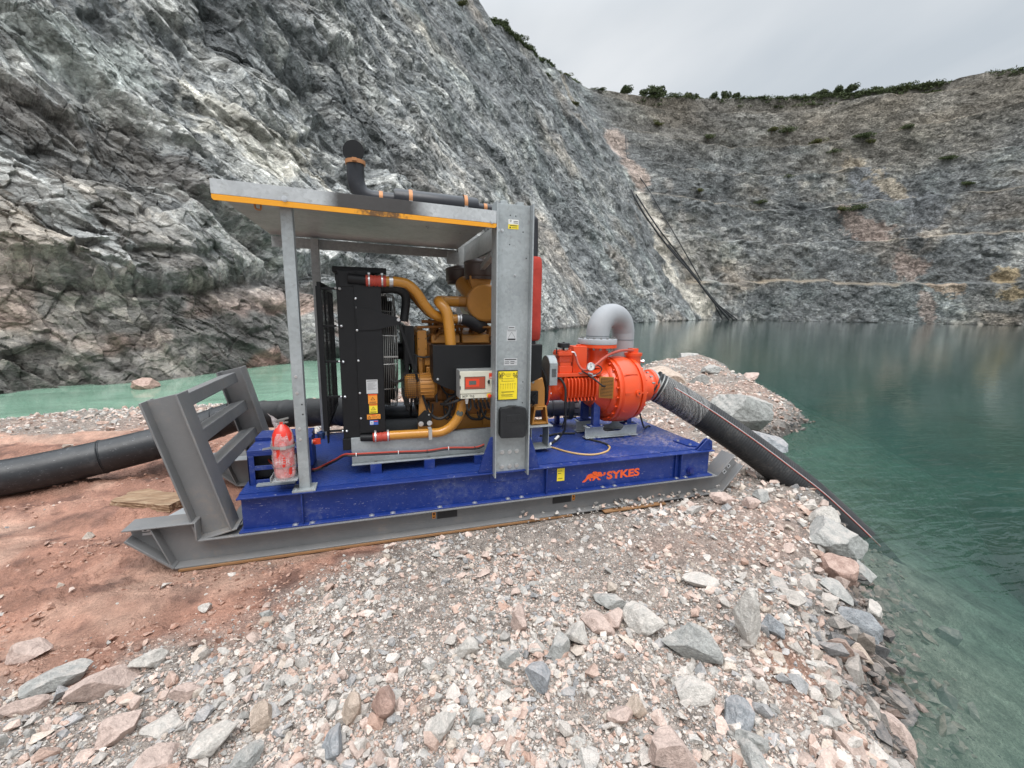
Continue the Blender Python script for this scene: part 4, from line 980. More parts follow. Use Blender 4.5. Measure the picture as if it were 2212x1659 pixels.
b.each('cover_bolt', 'ink', en)
b = MB()      # gear rack of tubes, injectors and rail pipes on top of the block
for i in range(26):
    x = 1.52+rng.random()*1.05; y = .56+rng.random()*.3; z = 1.20+rng.random()*.06
    dx = (rng.random()-.5)*.35; h = .05+rng.random()*.13
    b.tube([(x, y, z), (x+dx*.3, y-.01, z+h*.8), (x+dx*.7, y+.02, z+h), (x+dx, y+.03, z+h*.3)], .006+rng.random()*.008, 7, 4)
for i in range(16):
    x = 1.52+rng.random()*1.05; b.cyl((x, .60+rng.random()*.3, 1.26), (x, .60+rng.random()*.3, 1.33+rng.random()*.1), .014+rng.random()*.016, n=8)
b.tube([(1.50, .56, 1.345), (1.9, .56, 1.355), (2.5, .57, 1.34)], .012, 8); b.tube([(1.55, .66, 1.40), (1.95, .62, 1.395), (2.5, .64, 1.41)], .016, 8)
b.bar((2.20, .56, 1.34), (2.20, .56, 1.20), .012).bar((2.32, .56, 1.42), (2.24, .56, 1.22), .012)
b.build('fuel_lines', 'yellowd', en)
b = MB()
for i in range(18):
    x = 1.36+rng.random()*.9; z = .40+rng.random()*.75; y = .50+rng.random()*.06; dx = (rng.random()-.5)*.5; dz = -(.05+rng.random()*.2)
    b.tube([(x, y, z), (x+dx*.3, y-.03, z+dz), (x+dx*.8, y-.03, z+dz*1.1), (x+dx, y, z+dz*.3)], .007+.007*rng.random(), 7, 5)
b.tube([(1.56, .44, .60), (1.60, .42, .50), (1.68, .41, .455), (1.76, .42, .49), (1.79, .43, .57), (1.74, .44, .61), (1.86, .38, .70)], .016, 9, 6)
b.tube([(1.66, .42, .86), (1.655, .42, .70), (1.66, .43, .62)], .012, 8)
b.build('wiring', 'rubber', en)
b = MB().lathe((1.36, .46, .785), (1, 0, 0), [(0, .0), (0, .10), (.02, .118), (.10, .118), (.105, .10), (.12, .118), (.27, .115), (.30, .09), (.30, 0)], 28)
for k in range(20):
    a = k*PI/10; b.obox(Vector((1.565, .46, .785))+Matrix.Rotation(a, 3, 'X')@Vector((0, 0, .118)), (.13, .006, .014), Matrix.Rotation(a, 3, 'X'))
b.build('alternator', 'yellow', en, .002)
b = MB().box(1.335, 1.49, .33, .34, .63, .635).box(1.335, 1.49, .33, .34, .92, .93)
for k in range(9): b.box(1.345+k*.018, 1.348+k*.018, .335, .338, .635, .92)
for k in range(14): b.box(1.335, 1.49, .338, .341, .645+k*.02, .648+k*.02)
b.build('alternator_guard', 'mesh', en)
b = MB().cyl((1.40, .92, 1.085), (1.43, .92, 1.085), .22, n=36).cyl((1.40, .75, .80), (1.43, .75, .80), .11, n=28).box(1.37, 1.40, .45, 1.3, .55, 1.36).box(1.36, 1.46, .48, .56, 1.0, 1.36).tube([(1.42, .60, .45), (1.43, .55, .8), (1.42, .62, 1.3)], .012, 6)
b.build('belt_drive', 'black', en)
b = MB().prism([(1.465, .49), (1.535, .56), (1.60, .525), (1.60, .40), (1.475, .40)], 'y', .372, .382); b.m('x') if 0 else None
br = b.build('mount_bracket', 'black', en, .002)
MB().bolt((1.497, .372, .425), (0, -1, 0), .019, .014).bolt((1.580, .372, .428), (0, -1, 0), .019, .014).lathe((1.575, .372, .512), (0, -1, 0), [(0, .009), (.008, .006), (.01, 0)], 10).each('bolt', 'steel', br)
MB().prism([(1.47, .345), (1.60, .345), (1.60, .52), (1.56, .60), (1.52, .70), (1.49, .70)], 'y', .39, .43).build('engine_mount', 'yellow', en, .003)
# charge-air and coolant pipes
b = MB().tube([(1.21, .335, 1.757), (1.30, .335, 1.757), (1.40, .34, 1.738), (1.485, .36, 1.665), (1.56, .40, 1.555), (1.64, .44, 1.475), (1.75, .47, 1.435), (1.88, .48, 1.43)], .044, 18, 8)
cp = b.build('charge_pipe', 'ypipe', en)
MB().lathe((1.045, .335, 1.757), (1, 0, 0), [(0, .044), (0, .050), (.05, .050), (.065, .045), (.08, .051), (.095, .045), (.11, .050), (.17, .050), (.17, .044)], 24).build('silicone_coupling', 'redsil', cp)
b = MB()
for x in (1.065, 1.175): b.lathe((x, .335, 1.757), (1, 0, 0), [(0, .049), (0, .053), (.014, .053), (.014, .049)], 24); b.box(x-.002, x+.016, .32, .35, 1.81, 1.825)
b.lathe((1.243, .335, 1.757), (1, 0, 0), [(0, .044), (0, .049), (.032, .049), (.032, .044)], 24)
b.lathe((1.875, .48, 1.43), (1, 0, 0), [(0, .05), (0, .054), (.018, .054), (.018, .05)], 24).lathe((1.90, .48, 1.43), (1, 0, 0), [(0, .05), (0, .054), (.018, .054), (.018, .05)], 24)
b.build('hose_clamp', 'steel', cp)
MB().cyl((.90, .345, 1.77), (1.05, .335, 1.757), .046, n=20).box(.82, .96, .335, .40, 1.70, 1.835).build('radiator_neck', 'black', ra, .004)
MB().tube([(1.36, .78, 1.72), (1.46, .74, 1.68), (1.56, .68, 1.56), (1.66, .62, 1.47), (1.85, .60, 1.45)], .045, 16, 8).build('charge_pipe', 'yellowd', en)
MB().tube([(1.17, .60, 1.70), (1.30, .60, 1.705), (1.385, .60, 1.665), (1.40, .60, 1.58), (1.375, .60, 1.40)], .041, 16, 8).build('coolant_hose', 'rubber', en)
MB().tube([(1.90, .47, 1.43), (1.98, .50, 1.42), (2.08, .58, 1.38), (2.16, .68, 1.36)], [.05, .056, .075, .08], 16, 6).build('turbo_hose', 'rubber', en)
MB().tube([(1.90, .60, 1.60), (1.80, .58, 1.60), (1.715, .53, 1.60), (1.70, .43, 1.585), (1.755, .375, 1.50), (1.775, .36, 1.36), (1.790, .355, 1.17)], .052, 20, 8).build('charge_pipe', 'ypipe', en)
lp = MB().tube([(1.20, .30, .352), (1.35, .30, .350), (1.56, .30, .348), (1.68, .30, .352), (1.77, .30, .395), (1.84, .30, .475), (1.875, .30, .56), (1.895, .31, .68), (1.90, .36, .80)], [.043, .043, .043, .044, .045, .047, .049, .046, .042], 20, 8).build('charge_pipe', 'ypipe', en)
MB().lathe((1.052, .30, .342), (1, 0, .03), [(0, .036), (0, .043), (.04, .043), (.055, .039), (.07, .045), (.085, .039), (.10, .044), (.15, .046), (.15, .04)], 24).build('silicone_coupling', 'redsil', lp)
b = MB()
for x in (1.068, 1.180): b.lathe((x, .30, .348), (1, 0, 0), [(0, .045), (0, .0475), (.014, .0475), (.014, .045)], 24); b.box(x-.002, x+.016, .285, .315, .394, .408)
b.box(1.555, 1.587, .247, .257, .298, .40).box(1.555, 1.587, .25, .34, .395, .400)
b.build('hose_clamp', 'steel', lp)
MB().cyl((.95, .33, .34), (1.056, .30, .342), .034, n=18).build('radiator_outlet', 'black', ra)
MB().lathe((1.855, .262, .535), (-.3, -1, .1), [(0, .034), (.008, .028), (.010, 0)], 14).build('green_sticker', 'lcd', lp)
# air intake: big filter canister and two dark caps
b = MB().lathe((2.165, .50, 1.592), (0, 1, 0), [(0, 0), (.0, .168), (.006, .172), (.006, .180), (.03, .186), (.05, .186), (.055, .175), (.12, .176), (.13, .182), (.15, .176), (.50, .17), (.52, .10), (.52, 0)], 40)
b.prism([(1.995, 1.505), (1.995, 1.655), (2.08, 1.70), (2.08, 1.47)], 'y', .55, .72); b.cyl((1.86, .62, 1.60), (2.0, .62, 1.60), .052, n=20)
b.prism([(2.055, 1.74), (2.03, 1.86), (2.26, 1.86), (2.24, 1.74)], 'y', .62, .80)
b.cyl((2.10, .64, 1.62), (2.02, .9, 1.80), .09, n=16)
af = b.build('air_cleaner', 'yellow', en, .004)
for x, y, z in ((2.165, .72, 1.83), (2.05, 1.18, 1.80)):
    MB().lathe((x, y, z), (0, 0, 1), [(0, .0), (0, .13), (.0, .150), (.03, .155), (.035, .165), (.04, .168), (.15, .168), (.155, .172), (.17, .172), (.185, .15), (.21, .06), (.215, 0)], 36).build('intake_cap', 'dkcap', af)
# black heat shield box along the near side
b = MB().prism([(1.607, 1.190), (2.69, 1.185), (2.69, .86), (2.60, .82), (2.20, .72), (1.90, .72), (1.70, .80), (1.607, .855)], 'y', .255, .262)
b.prism([(1.607, .262), (1.607, .46), (1.72, .46), (1.84, .33), (2.69, .33), (2.69, .262)], 'z', 1.178, 1.190); b.box(1.607, 1.613, .262, .50, .86, 1.178); b.box(2.684, 2.69, .262, .50, .86, 1.178)
hs = b.build('heat_shield', 'black', en, .003)
MB().lathe((1.648, .255, .875), (0, -1, 0), [(0, .013), (.008, .010), (.011, 0)], 12).build('cap_nut', 'steel', hs)
# flywheel housing
b = MB().prism([(2.62, .86), (2.76, .80), (2.80, .82), (2.83, .70), (2.835, .50), (2.62, .50)], 'y', .50, 1.30)
b.lathe((2.70, .90, .66), (1, 0, 0), [(0, .1), (0, .30), (.10, .31), (.13, .29)], 36)
fh = b.build('flywheel_housing', 'yellow', en, .006)
b = MB().prism([(2.678, .306), (2.87, .306), (2.845, .505), (2.825, .505), (2.845, .335), (2.70, .335), (2.720, .47), (2.805, .47), (2.800, .505), (2.705, .505)], 'y', .47, .60); b.box(2.678, 2.87, .47, .60, .306, .318); b.box(2.70, 2.85, .47, .60, .497, .509); b.prism([(2.845, .32), (2.865, .32), (2.842, .50), (2.822, .50)], 'y', .46, .60)
b.m('ink') if 0 else None
b.build('engine_foot', 'yellow', fh, .003)
MB().bolt((2.705, .49, .318), (0, 0, 1), .012).bolt((2.84, .49, .318), (0, 0, 1), .012).cyl((2.69, .499, .775), (2.69, .494, .775), .016, n=16).each('bolt', 'steeld', fh)
b = MB().box(2.63, 2.74, .46, .50, .54, .68).tube([(2.64, .455, .62), (2.70, .45, .56), (2.66, .45, .52)], .008, 6).tube([(2.72, .45, .66), (2.66, .44, .60), (2.70, .45, .54)], .006, 6)
b.build('starter_box', 'black', fh, .004)

# ---- control panel
b = MB().m('cream').box(1.830, 2.150, .10, .24, .770, .958).box(1.826, 2.154, .086, .100, .757, .965).box(1.832, 2.152, .092, .24, .710, .757)
cpn = b.build('control_panel', None, PU, .004)
MB().m('ink').box(1.868, 2.062, .082, .0865, .800, .915).m('panelred').box(1.872, 2.058, .0805, .083, .804, .911).m('stickr').box(1.880, 2.005, .078, .081, .822, .895).build('panel_window', None, cpn)
MB().box(1.908, 1.975, .076, .0785, .842, .878).build('display', 'lcd', cpn)
MB().lathe((2.095, .086, .862), (0, -1, 0), [(0, .012), (.012, .010), (.012, 0)], 12).box(2.088, 2.103, .070, .08, .845, .882).build('door_handle', 'ink', cpn)
MB().m('sticky').cyl((2.100, .092, .732), (2.100, .088, .732), .022, n=20).m('stickr').lathe((2.100, .088, .732), (0, -1, 0), [(0, .010), (.012, .010), (.014, .018), (.026, .018), (.030, .012), (.030, 0)], 18).build('stop_button', None, cpn)
MB().m('stickr').box(2.098, 2.148, .0835, .0855, .895, .944).m('white').box(2.104, 2.142, .0825, .0835, .902, .908).m('ink').prism([(2.120, .925), (2.132, .940), (2.137, .925)], 'y', .0825, .0835).build('sticker', None, cpn)
MB().m('ink').box(1.824, 1.832, .083, .10, .80, .83).box(1.824, 1.832, .083, .10, .90, .93).build('hinge', None, cpn)
MB().box(1.822, 2.17, .10, .255, .966, .971).box(1.822, 1.826, .10, .255, .715, .966).box(2.165, 2.17, .10, .255, .70, .966).build('panel_hood', 'galvd', cpn)
b = MB().m('ink')
def penp(pts): b.tube([(x, .0905, z) for x, z in pts], .0014, 5, 4)
penp([(1.850, .746), (1.853, .722), (1.860, .740), (1.866, .722), (1.872, .747)]); penp([(1.882, .746), (1.880, .720)]); penp([(1.880, .745), (1.894, .744), (1.895, .734), (1.882, .731)])
penp([(1.932, .741), (1.922, .744), (1.921, .734), (1.932, .733), (1.934, .742), (1.931, .722)]); penp([(1.958, .745), (1.946, .733), (1.946, .723), (1.956, .722), (1.957, .732), (1.947, .732)])
b.build('pen_marking', None, cpn)
b = MB(); b.m('white').lathe((1.905, .17, .705), (0, 0, -1), [(0, .014), (.02, .018), (.055, .012), (.06, .010)], 12); b.m('rubber').tube([(1.905, .17, .65), (1.91, .16, .60), (1.925, .16, .585), (1.945, .17, .62), (1.94, .19, .70)], .010, 8)
for x in (1.975, 2.02, 2.06, 2.10): b.m('steeld').cyl((x, .17, .71), (x, .17, .68), .012, n=8); b.m('rubber').tube([(x, .17, .68), (x+.01, .18, .62), (x+.04, .22, .58), (x+.05, .30, .62)], .008, 7)
b.tube([(1.90, .2, .70), (1.80, .22, .66), (1.74, .30, .62), (1.70, .42, .60)], .013, 8); b.build('panel_cables', None, cpn)
# red and black battery cables along the rail
b = MB(); P_ = [(.443, .62, .05), (.47, .50, .035), (.52, .47, .03), (.60, .50, .05), (.72, .38, .14), (.80, .31, .20), (.90, .262, .212), (1.27, .262, .200), (1.535, .262, .188), (1.74, .262, .200), (2.0, .262, .182), (2.10, .262, .205)]
b.m('redsil').tube(P_, .0085, 8, 5).m('rubber').tube([(x, y-.003, z-.015) for x, y, z in P_], .0085, 8, 5)
for x, z in ((.90, .205), (1.27, .193), (1.535, .18), (1.74, .193), (2.0, .175)): b.m('white' if x in (.90, 1.27, 1.74) else 'ink').cyl((x, .26, z), (x+.006, .26, z), .019, n=10)
b.m('redsil').tube([(.06, .62, .20), (.12, .45, .22), (.20, .33, .17), (.26, .30, .16)], .009, 8)
b.build('battery_cable', None, PU)
# ---- battery box
b = MB(); x0, x1, y0, y1 = .035, .50, .26, .80
b.box(x0, x1, y0, y1, .300, .312); b.box(x0, x1, y0, y0+.012, .262, .30)
for x in (x0, x1-.012): b.box(x, x+.012, y0, y1, .0065, .262)
b.box(x0, x0+.05, y0, y0+.01, .0065, .262); b.box(x0+.05, x1, y0, y0+.01, .0065, .05)
b.box(x0+.05, x1, y0+.001, y0+.009, .135, .175); b.box(x0, x1, y1-.01, y1, .0065, .30); b.box(x0-.0, x1, .55, y1, .312, .345)
bb = b.build('battery_box', 'blue', PU, .003)
MB().box(.06, .48, .36, .74, .03, .25).build('battery', 'box', bb, .004)
MB().box(.10, .40, .20, .26, .010, .022).build('box_tray', 'galv', bb)
b = MB().m('stickr').box(.545, .60, .36, .38, .30, .35).cyl((.50, .37, .325), (.56, .37, .325), .020, n=14).m('white').cyl((.515, .37, .325), (.535, .37, .325), .022, n=14).m('stickr').cyl((.502, .37, .325), (.506, .37, .325), .055, n=20)
b.build('isolator_switch', None, bb)
MB().lathe((.60, .43, .33), (0, 0, 1), [(0, .03), (.035, .032), (.04, .034), (.06, .034), (.065, .012), (.075, .012), (.075, 0)], 18).build('breather_cap', 'bluecap', bb)
MB().box(.50, .53, .33, .46, .12, .38).build('switch_bracket', 'blue', bb, .002)
# ================================================================== pump end
AY, AZ_ = .88, .61
b = MB()      # volute drum
b.lathe((3.70, AY, .585), (1, 0, 0), [(.0, .12), (.0, .30), (.03, .335), (.055, .340), (.058, .392), (.088, .394), (.092, .372), (.105, .378), (.12, .398), (.22, .404), (.30, .402), (.345, .386), (.372, .355), (.375, .378), (.40, .378), (.43, .372), (.435, .325), (.46, .25), (.50, .20), (.56, .185), (.66, .185)], 48)
b.tube([(3.69, .95, .86), (3.69, .95, .98), (3.685, .95, 1.11)], [.15, .135, .135], 28, 4)
pm = b.build('pump', 'orange', PU, smooth=40)
b = MB()
for k in range(20):
    a = k*PI/10+.1; p = Vector((3.757, AY+.362*math.cos(a), .585+.362*math.sin(a))); b.mark().cyl(p, p-Vector((.028, 0, 0)), .013, n=6)
    p = Vector((3.705, AY+.26*math.cos(a+.1), .585+.26*math.sin(a+.1))); b.mark().cyl(p, p-Vector((.024, 0, 0)), .012, n=6)
for k in range(14):
    a = k*PI/7; p = Vector((4.135, AY+.350*math.cos(a), .585+.350*math.sin(a))); b.mark().cyl(p, p+Vector((.02, 0, 0)), .012, n=6)
b.each('casing_bolt', 'orange', pm)
b = MB()      # raised ribs and boss on the drum
def arc(r, x0, x1, n=8): pass
b.bar((3.82, AY-.402, .60), (4.08, AY-.385, .60), .012, .020).cyl((3.99, AY-.38, .60), (3.99, AY-.425, .60), .034, n=20)
b.tube([(3.835, AY-.35, .80), (3.85, AY-.345, .812), (3.99, AY-.335, .812), (4.01, AY-.34, .80)], .007, 7)
b.tube([(3.835, AY-.345, .39), (3.85, AY-.335, .375), (3.99, AY-.325, .37), (4.03, AY-.33, .40)], .009, 7)
for k in range(6):
    a = -PI/2+.9*(k-2.5)*.0
b.build('casing_rib', 'orange', pm)
MB().cyl((3.99, AY-.424, .60), (3.99, AY-.4265, .60), .009, n=12).build('boss_hole', 'ink', pm)
b = MB().lathe((4.30, AY, AZ_), (1, 0, .05), [(-.14, .185), (-.02, .165), (.05, .165), (.085, .18), (.10, .198), (.135, .200), (.135, .15)], 32)
b.tube([(4.155, .88, .72), (4.155, .88, 1.0)], .095, 24, 1).lathe((4.155, .88, .995), (0, 0, 1), [(0, .095), (0, .108), (.035, .110), (.04, .0)], 28).box(4.10, 4.20, .84, .92, 1.03, 1.085)
b.cyl((4.11, .86, 1.03), (4.11, .86, 1.09), .02, n=10)
nr = b.build('non_return_valve', 'orange', pm, smooth=40)
b = MB()
for k in range(12):
    a = k*PI/6+.2; p = Vector((4.385, AY+.168*math.cos(a), AZ_+.168*math.sin(a)+.004)); b.mark().cyl(p, p-Vector((.045, 0, 0)), .015, n=6).cyl(p+Vector((.05, 0, 0)), p-Vector((.02, 0, 0)), .009, n=8)
b.each('flange_bolt', 'steeld', nr)
MB().lathe((4.438, AY, AZ_+.006), (1, 0, .05), [(0, .12), (0, .20), (.022, .20), (.024, .12)], 36).build('suction_flange', 'galvd', nr)
MB().lathe((4.235, .83, .93), (.8, -.6, 0), [(0, .014), (.02, .014), (.022, .022), (.042, .022), (.045, 0)], 6).build('drain_valve', 'steel', nr)
b = MB().lathe((3.685, .95, 1.10), (0, 0, 1), [(0, .13), (0, .236), (.038, .236), (.038, .14)], 44)
df_ = b.build('delivery_flange', 'orange', pm)
b = MB()
for k in range(16):
    a = k*PI/8+.1; p = Vector((3.685+.205*math.cos(a), .95+.205*math.sin(a), 1.098)); b.mark().cyl(p, p-Vector((0, 0, .022)), .014, n=6)
    q = p+Vector((0, 0, .108)); b.cyl(q, q+Vector((0, 0, .014)), .014, n=6)
b.each('flange_bolt', 'steeld', df_)
# delivery pipe: up, over, and down behind the casing, then back along the far side
b = MB().lathe((3.685, .95, 1.142), (0, 0, 1), [(0, .13), (0, .236), (.058, .236), (.062, .232), (.062, .14)], 44)
b.tube([(3.685, .95, 1.19), (3.685, .95, 1.24), (3.70, .957, 1.33), (3.755, .98, 1.42), (3.84, 1.015, 1.475), (3.935, 1.05, 1.487), (4.03, 1.085, 1.465), (4.11, 1.118, 1.40), (4.155, 1.14, 1.30), (4.162, 1.145, 1.20), (4.162, 1.145, .60), (4.14, 1.15, .42), (4.05, 1.2, .31), (3.9, 1.28, .275), (3.62, 1.42, .27)],
       [.140]*15, 32, 8)
dp = b.build('delivery_pipe', 'pgrey', PU, smooth=50)
MB().lathe((4.162, 1.145, 1.175), (0, 0, 1), [(0, .139), (.0015, .1425), (.006, .1425), (.0075, .139)], 36).lathe((3.685, .95, 1.232), (0, 0, 1), [(0, .139), (.0015, .1425), (.006, .1425), (.0075, .139)], 36).build('weld_seam', 'pdark', dp)
b = MB().tube([(3.64, 1.42, .27), (3.30, 1.48, .265), (2.6, 1.5, .265), (1.6, 1.5, .27), (.92, 1.60, .28)], .135, 24, 4).lathe((3.30, 1.48, .265), (1, 0, 0), [(0, .13), (0, .155), (.02, .155), (.02, .13)], 28).lathe((3.60, 1.43, .27), (1, -.2, 0), [(-.06, .13), (-.06, .19), (0, .19), (.0, .13)], 28)
for k in range(12):
    a = k*PI/6; b.cyl((3.50, 1.455+.165*math.cos(a), .27+.165*math.sin(a)), (3.64, 1.43+.165*math.cos(a), .27+.165*math.sin(a)), .011, n=6)
b.build('delivery_manifold', 'pdark', PU, smooth=50)
b = MB()
for x in (3.43, 2.4, 1.3): b.box(x-.025, x+.025, 1.46, 1.54, .02, .16); b.box(x-.05, x+.05, 1.36, 1.62, .0066, .02)
b.build('pipe_support', 'blue2', PU, .002)
# pump feet: galvanised beams, blue posts
b = MB()
for y0, xa in ((.70, 3.46), (1.0, 3.49)):
    xb = xa+.715; b = MB()
    b.prism([(xa, .035), (xb, .035), (xb, .156), (xb-.19, .156), (xb-.205, .105), (xb-.24, .088), (xb-.43, .088), (xb-.465, .105), (xb-.48, .156), (xa, .156)], 'y', y0+.035, y0+.045)
    b.box(xa, xb, y0, y0+.10, .0235, .035); b.box(xa, xa+.235, y0, y0+.10, .156, .165); b.box(xb-.19, xb, y0, y0+.10, .156, .165)
    pb = b.build('pump_beam', 'galv', PU, .002)
b = MB()
for y0, xa in ((.70, 3.46), (1.0, 3.49)):
    for x in (xa+.14, xa+.56): b.mark().box(x-.045, x+.045, y0-.01, y0+.10, .0066, .023)
b.each('foot_pad', 'blue', pb)
for x, y in ((3.555, .715), (4.015, .715), (3.565, 1.015), (4.105, 1.015)):
    MB().box(x, x+.085 if x < 3.9 else x+.065, y, y+.07, .180, .515).box(x-.05, x+.13, y-.02, y+.09, .1655, .180).build('pump_leg', 'blue', PU, .003)
MB().bolt((3.52, .71, .18), (0, 0, 1), .011).bolt((3.66, .71, .18), (0, 0, 1), .011).bolt((4.0, .71, .18), (0, 0, 1), .011).bolt((3.575, .714, .49), (0, -1, 0), .014).bolt((3.62, .714, .49), (0, -1, 0), .014).bolt((3.60, .70, .036), (0, 0, 1), .011).bolt((4.05, .70, .036), (0, 0, 1), .011).each('foot_bolt', 'steel', pb)
# bell housing, bearing frame with fins
b = MB().lathe((2.945, .90, .635), (1, 0, 0), [(0, .1), (0, .235), (.025, .237), (.03, .20), (.09, .165), (.12, .160), (.36, .160), (.36, .1)], 40)
bh = b.build('bell_housing', 'orange', pm, smooth=40)
MB().lathe((2.915, .90, .635), (1, 0, 0), [(0, .1), (0, .245), (.026, .245), (.026, .1)], 40).build('coupling_ring', 'black', bh)
b = MB()
for k in range(12):
    a = k*PI/6+.15; b.mark().cyl((2.972, .9+.215*math.cos(a), .635+.215*math.sin(a)), (2.985, .9+.215*math.cos(a), .635+.215*math.sin(a)), .012, n=6)
b.each('flange_bolt', 'steel', bh)
def Y_(x, z): return .9-math.sqrt(max(0, .1615**2-(z-.635)**2))
dpts = [(3.085, .625), (3.135, .672), (3.19, .625), (3.135, .578), (3.085, .625)]
MB().tube([(x, Y_(x, z), z) for x, z in dpts], .0045, 6, 1).build('diamond_emblem', 'orange', bh)
b = MB().box(3.175, 3.55, .70, 1.08, .535, .765)
for k in range(9):
    x = 3.178+k*.0445; b.prism([(.695, .775), (.66, .755), (.645, .70), (.645, .585), (.672, .535), (.66, .50), (.70, .495), (1.08, .495), (1.08, .775)], 'x', x, x+.014)
b.box(3.15, 3.175, .70, 1.06, .50, .78).cyl((3.55, AY, .61), (3.72, AY, .60), .21, .30, 32)
fb = b.build('bearing_frame', 'orange', pm, .003)
b = MB().m('yellow').prism([(3.572, .655), (3.705, .566), (3.705, .554), (3.572, .643)], 'z', .535, .785)
b.m('mesh').prism([(3.583, .6425), (3.695, .5675), (3.695, .5545), (3.583, .6295)], 'z', .552, .768)
b.m('yellow')
for k in range(13): b.prism([(3.583, .6295), (3.695, .5545), (3.695, .5530), (3.583, .6280)], 'z', .556+k*.0165, .564+k*.0165)
b.build('shaft_guard', None, fb)
# compressor deck, belt guard, compressor, tank
b = MB().box(2.98, 3.62, .70, 1.06, .800, .818).box(2.98, 3.62, .69, .70, .785, .826)
for x in (3.10, 3.30): b.box(x, x+.05, .74, .80, .76, .80)
cd = b.build('compressor_deck', 'orange', pm, .003)
MB().lathe((3.35, .695, .822), (0, 0, 1), [(0, .03), (.006, .03), (.008, 0)], 14).build('filler_cap', 'steeld', cd)
b = MB().box(3.105, 3.265, .745, .90, .818, .90).box(3.115, 3.25, .755, .90, .90, .945)
for k in range(6): b.box(3.10, 3.265, .75, .905, .948+k*.013, .954+k*.013)
b.box(3.115, 3.245, .765, .89, .945, 1.02).box(3.085, 3.26, .745, .905, 1.022, 1.06).box(3.095, 3.25, .75, .90, 1.06, 1.08)
for x in (3.10, 3.13, 3.20, 3.24): b.cyl((x, .76, 1.08), (x, .76, 1.092), .009, n=6)
cmp_ = b.build('compressor', 'orange', cd, .003)
MB().cyl((3.17, .80, 1.08), (3.17, .80, 1.115), .014, n=12).lathe((3.17, .80, 1.112), (0, 0, 1), [(0, .0), (0, .068), (.004, .071), (.048, .071), (.052, .068), (.054, .012), (.064, .012), (.064, 0)], 28).cyl((3.075, .78, 1.04), (3.075, .78, 1.11), .008, n=8).build('compressor_filter', 'box', cmp_)
MB().tube([(3.11, .77, 1.08), (3.11, .77, 1.105), (3.125, .77, 1.115), (3.13, .77, 1.10), (3.13, .77, 1.08)], .005, 8).build('copper_pipe', 'steeld', cmp_)
bg_ = [(.62, .705), (.62, .955)]+[(.745+.125*math.cos(t), .905+.125*math.sin(t)) for t in np.linspace(PI*.87, .0, 12)]+[(.87, .705)]
b = MB().m('galv').prism(bg_, 'x', 2.934, 3.026); b.m('steel')
bgo = b.build('belt_guard', None, cd, .002)
MB().m('pdark').prism([(y*.985+.745*.015, z*.985+.86*.015) for y, z in bg_], 'x', 2.929, 2.9335).build('guard_cover', None, bgo)
b = MB()
for i in range(6):
    for j in range(9): b.box(2.958+i*.0085, 2.9635+i*.0085, .6175, .6195, .800+j*.0105, .8075+j*.0105)
b.build('vent_slots', 'ink', bgo)
b = MB().box(3.29, 3.465, .78, .93, .818, 1.125)
b.cyl((3.38, .84, 1.125), (3.38, .84, 1.14), .03, n=12)
b.build('priming_tank', 'orange', cd, .003)
b = MB().m('steel').lathe((3.428, .615, .908), (-.2, -1, .05), [(0, .0), (0, .040), (.004, .047), (.024, .047), (.026, .042)], 28).m('white').lathe((3.428, .615, .908), (-.2, -1, .05), [(.021, .0415), (.0215, 0)], 24)
gg = b.build('pressure_gauge', None, pm)
MB().bar((3.424, .591, .905), (3.419, .591, .942), .003, .003).cyl((3.4235, .591, .908), (3.4235, .588, .908), .006, n=10).bar((3.405, .5915, .888), (3.412, .5915, .884), .001, .004).bar((3.440, .5915, .886), (3.434, .5915, .882), .001, .004).build('gauge_needle', 'ink', gg)
MB().m('redhose').tube([(3.255, .76, 1.055), (3.285, .75, 1.05), (3.305, .73, .99), (3.315, .70, .93), (3.345, .67, .875), (3.40, .655, .862), (3.44, .65, .868)], .014, 10, 6).tube([(3.455, .64, .885), (3.52, .65, .925), (3.62, .68, .985), (3.75, .74, 1.035), (3.90, .80, 1.062), (4.02, .83, 1.068), (4.13, .85, 1.062)], .0155, 10, 6).build('air_hose', None, pm)
MB().m('steel').tube([(3.252, .757, 1.062), (3.283, .745, 1.055), (3.30, .733, 1.015)], .010, 8).cyl((3.42, .655, .83), (3.48, .655, .81), .012, n=8).cyl((3.47, .65, .79), (3.52, .65, .80), .009, n=8).build('hose_fitting', None, pm)
b = MB().m('rubber').tube([(3.345, .665, .852), (3.41, .645, .815), (3.50, .60, .745), (3.57, .58, .69), (3.62, .60, .675)], .009, 8).tube([(3.46, .64, .90), (3.55, .66, .91), (3.60, .66, .87), (3.56, .655, .82), (3.47, .65, .795)], .007, 8)
b.tube([(3.05, .73, .77), (3.10, .69, .76), (3.145, .66, .66), (3.15, .655, .50), (3.17, .68, .30), (3.185, .72, .16), (3.14, .75, .06), (3.05, .70, .03), (2.95, .62, .02)], .013, 10, 6).tube([(3.19, .70, .50), (3.185, .73, .30), (3.17, .76, .16)], .007, 8)
b.tube([(2.99, 1.0, .018), (3.10, .98, .018), (3.25, 1.02, .018), (3.45, .98, .018)], .014, 8)
b.m('white').cyl((3.06, .71, .045), (3.12, .745, .075), .015, n=8).cyl((2.945, .60, .02), (2.99, .66, .022), .015, n=8)
b.m('rubber').tube([(4.15, .72, .42), (4.20, .70, .25), (4.33, .82, .10), (4.47, .98, .02), (4.60, 1.05, .008), (4.75, 1.1, -.25)], .011, 8, 6)
b.build('control_cable', None, PU)
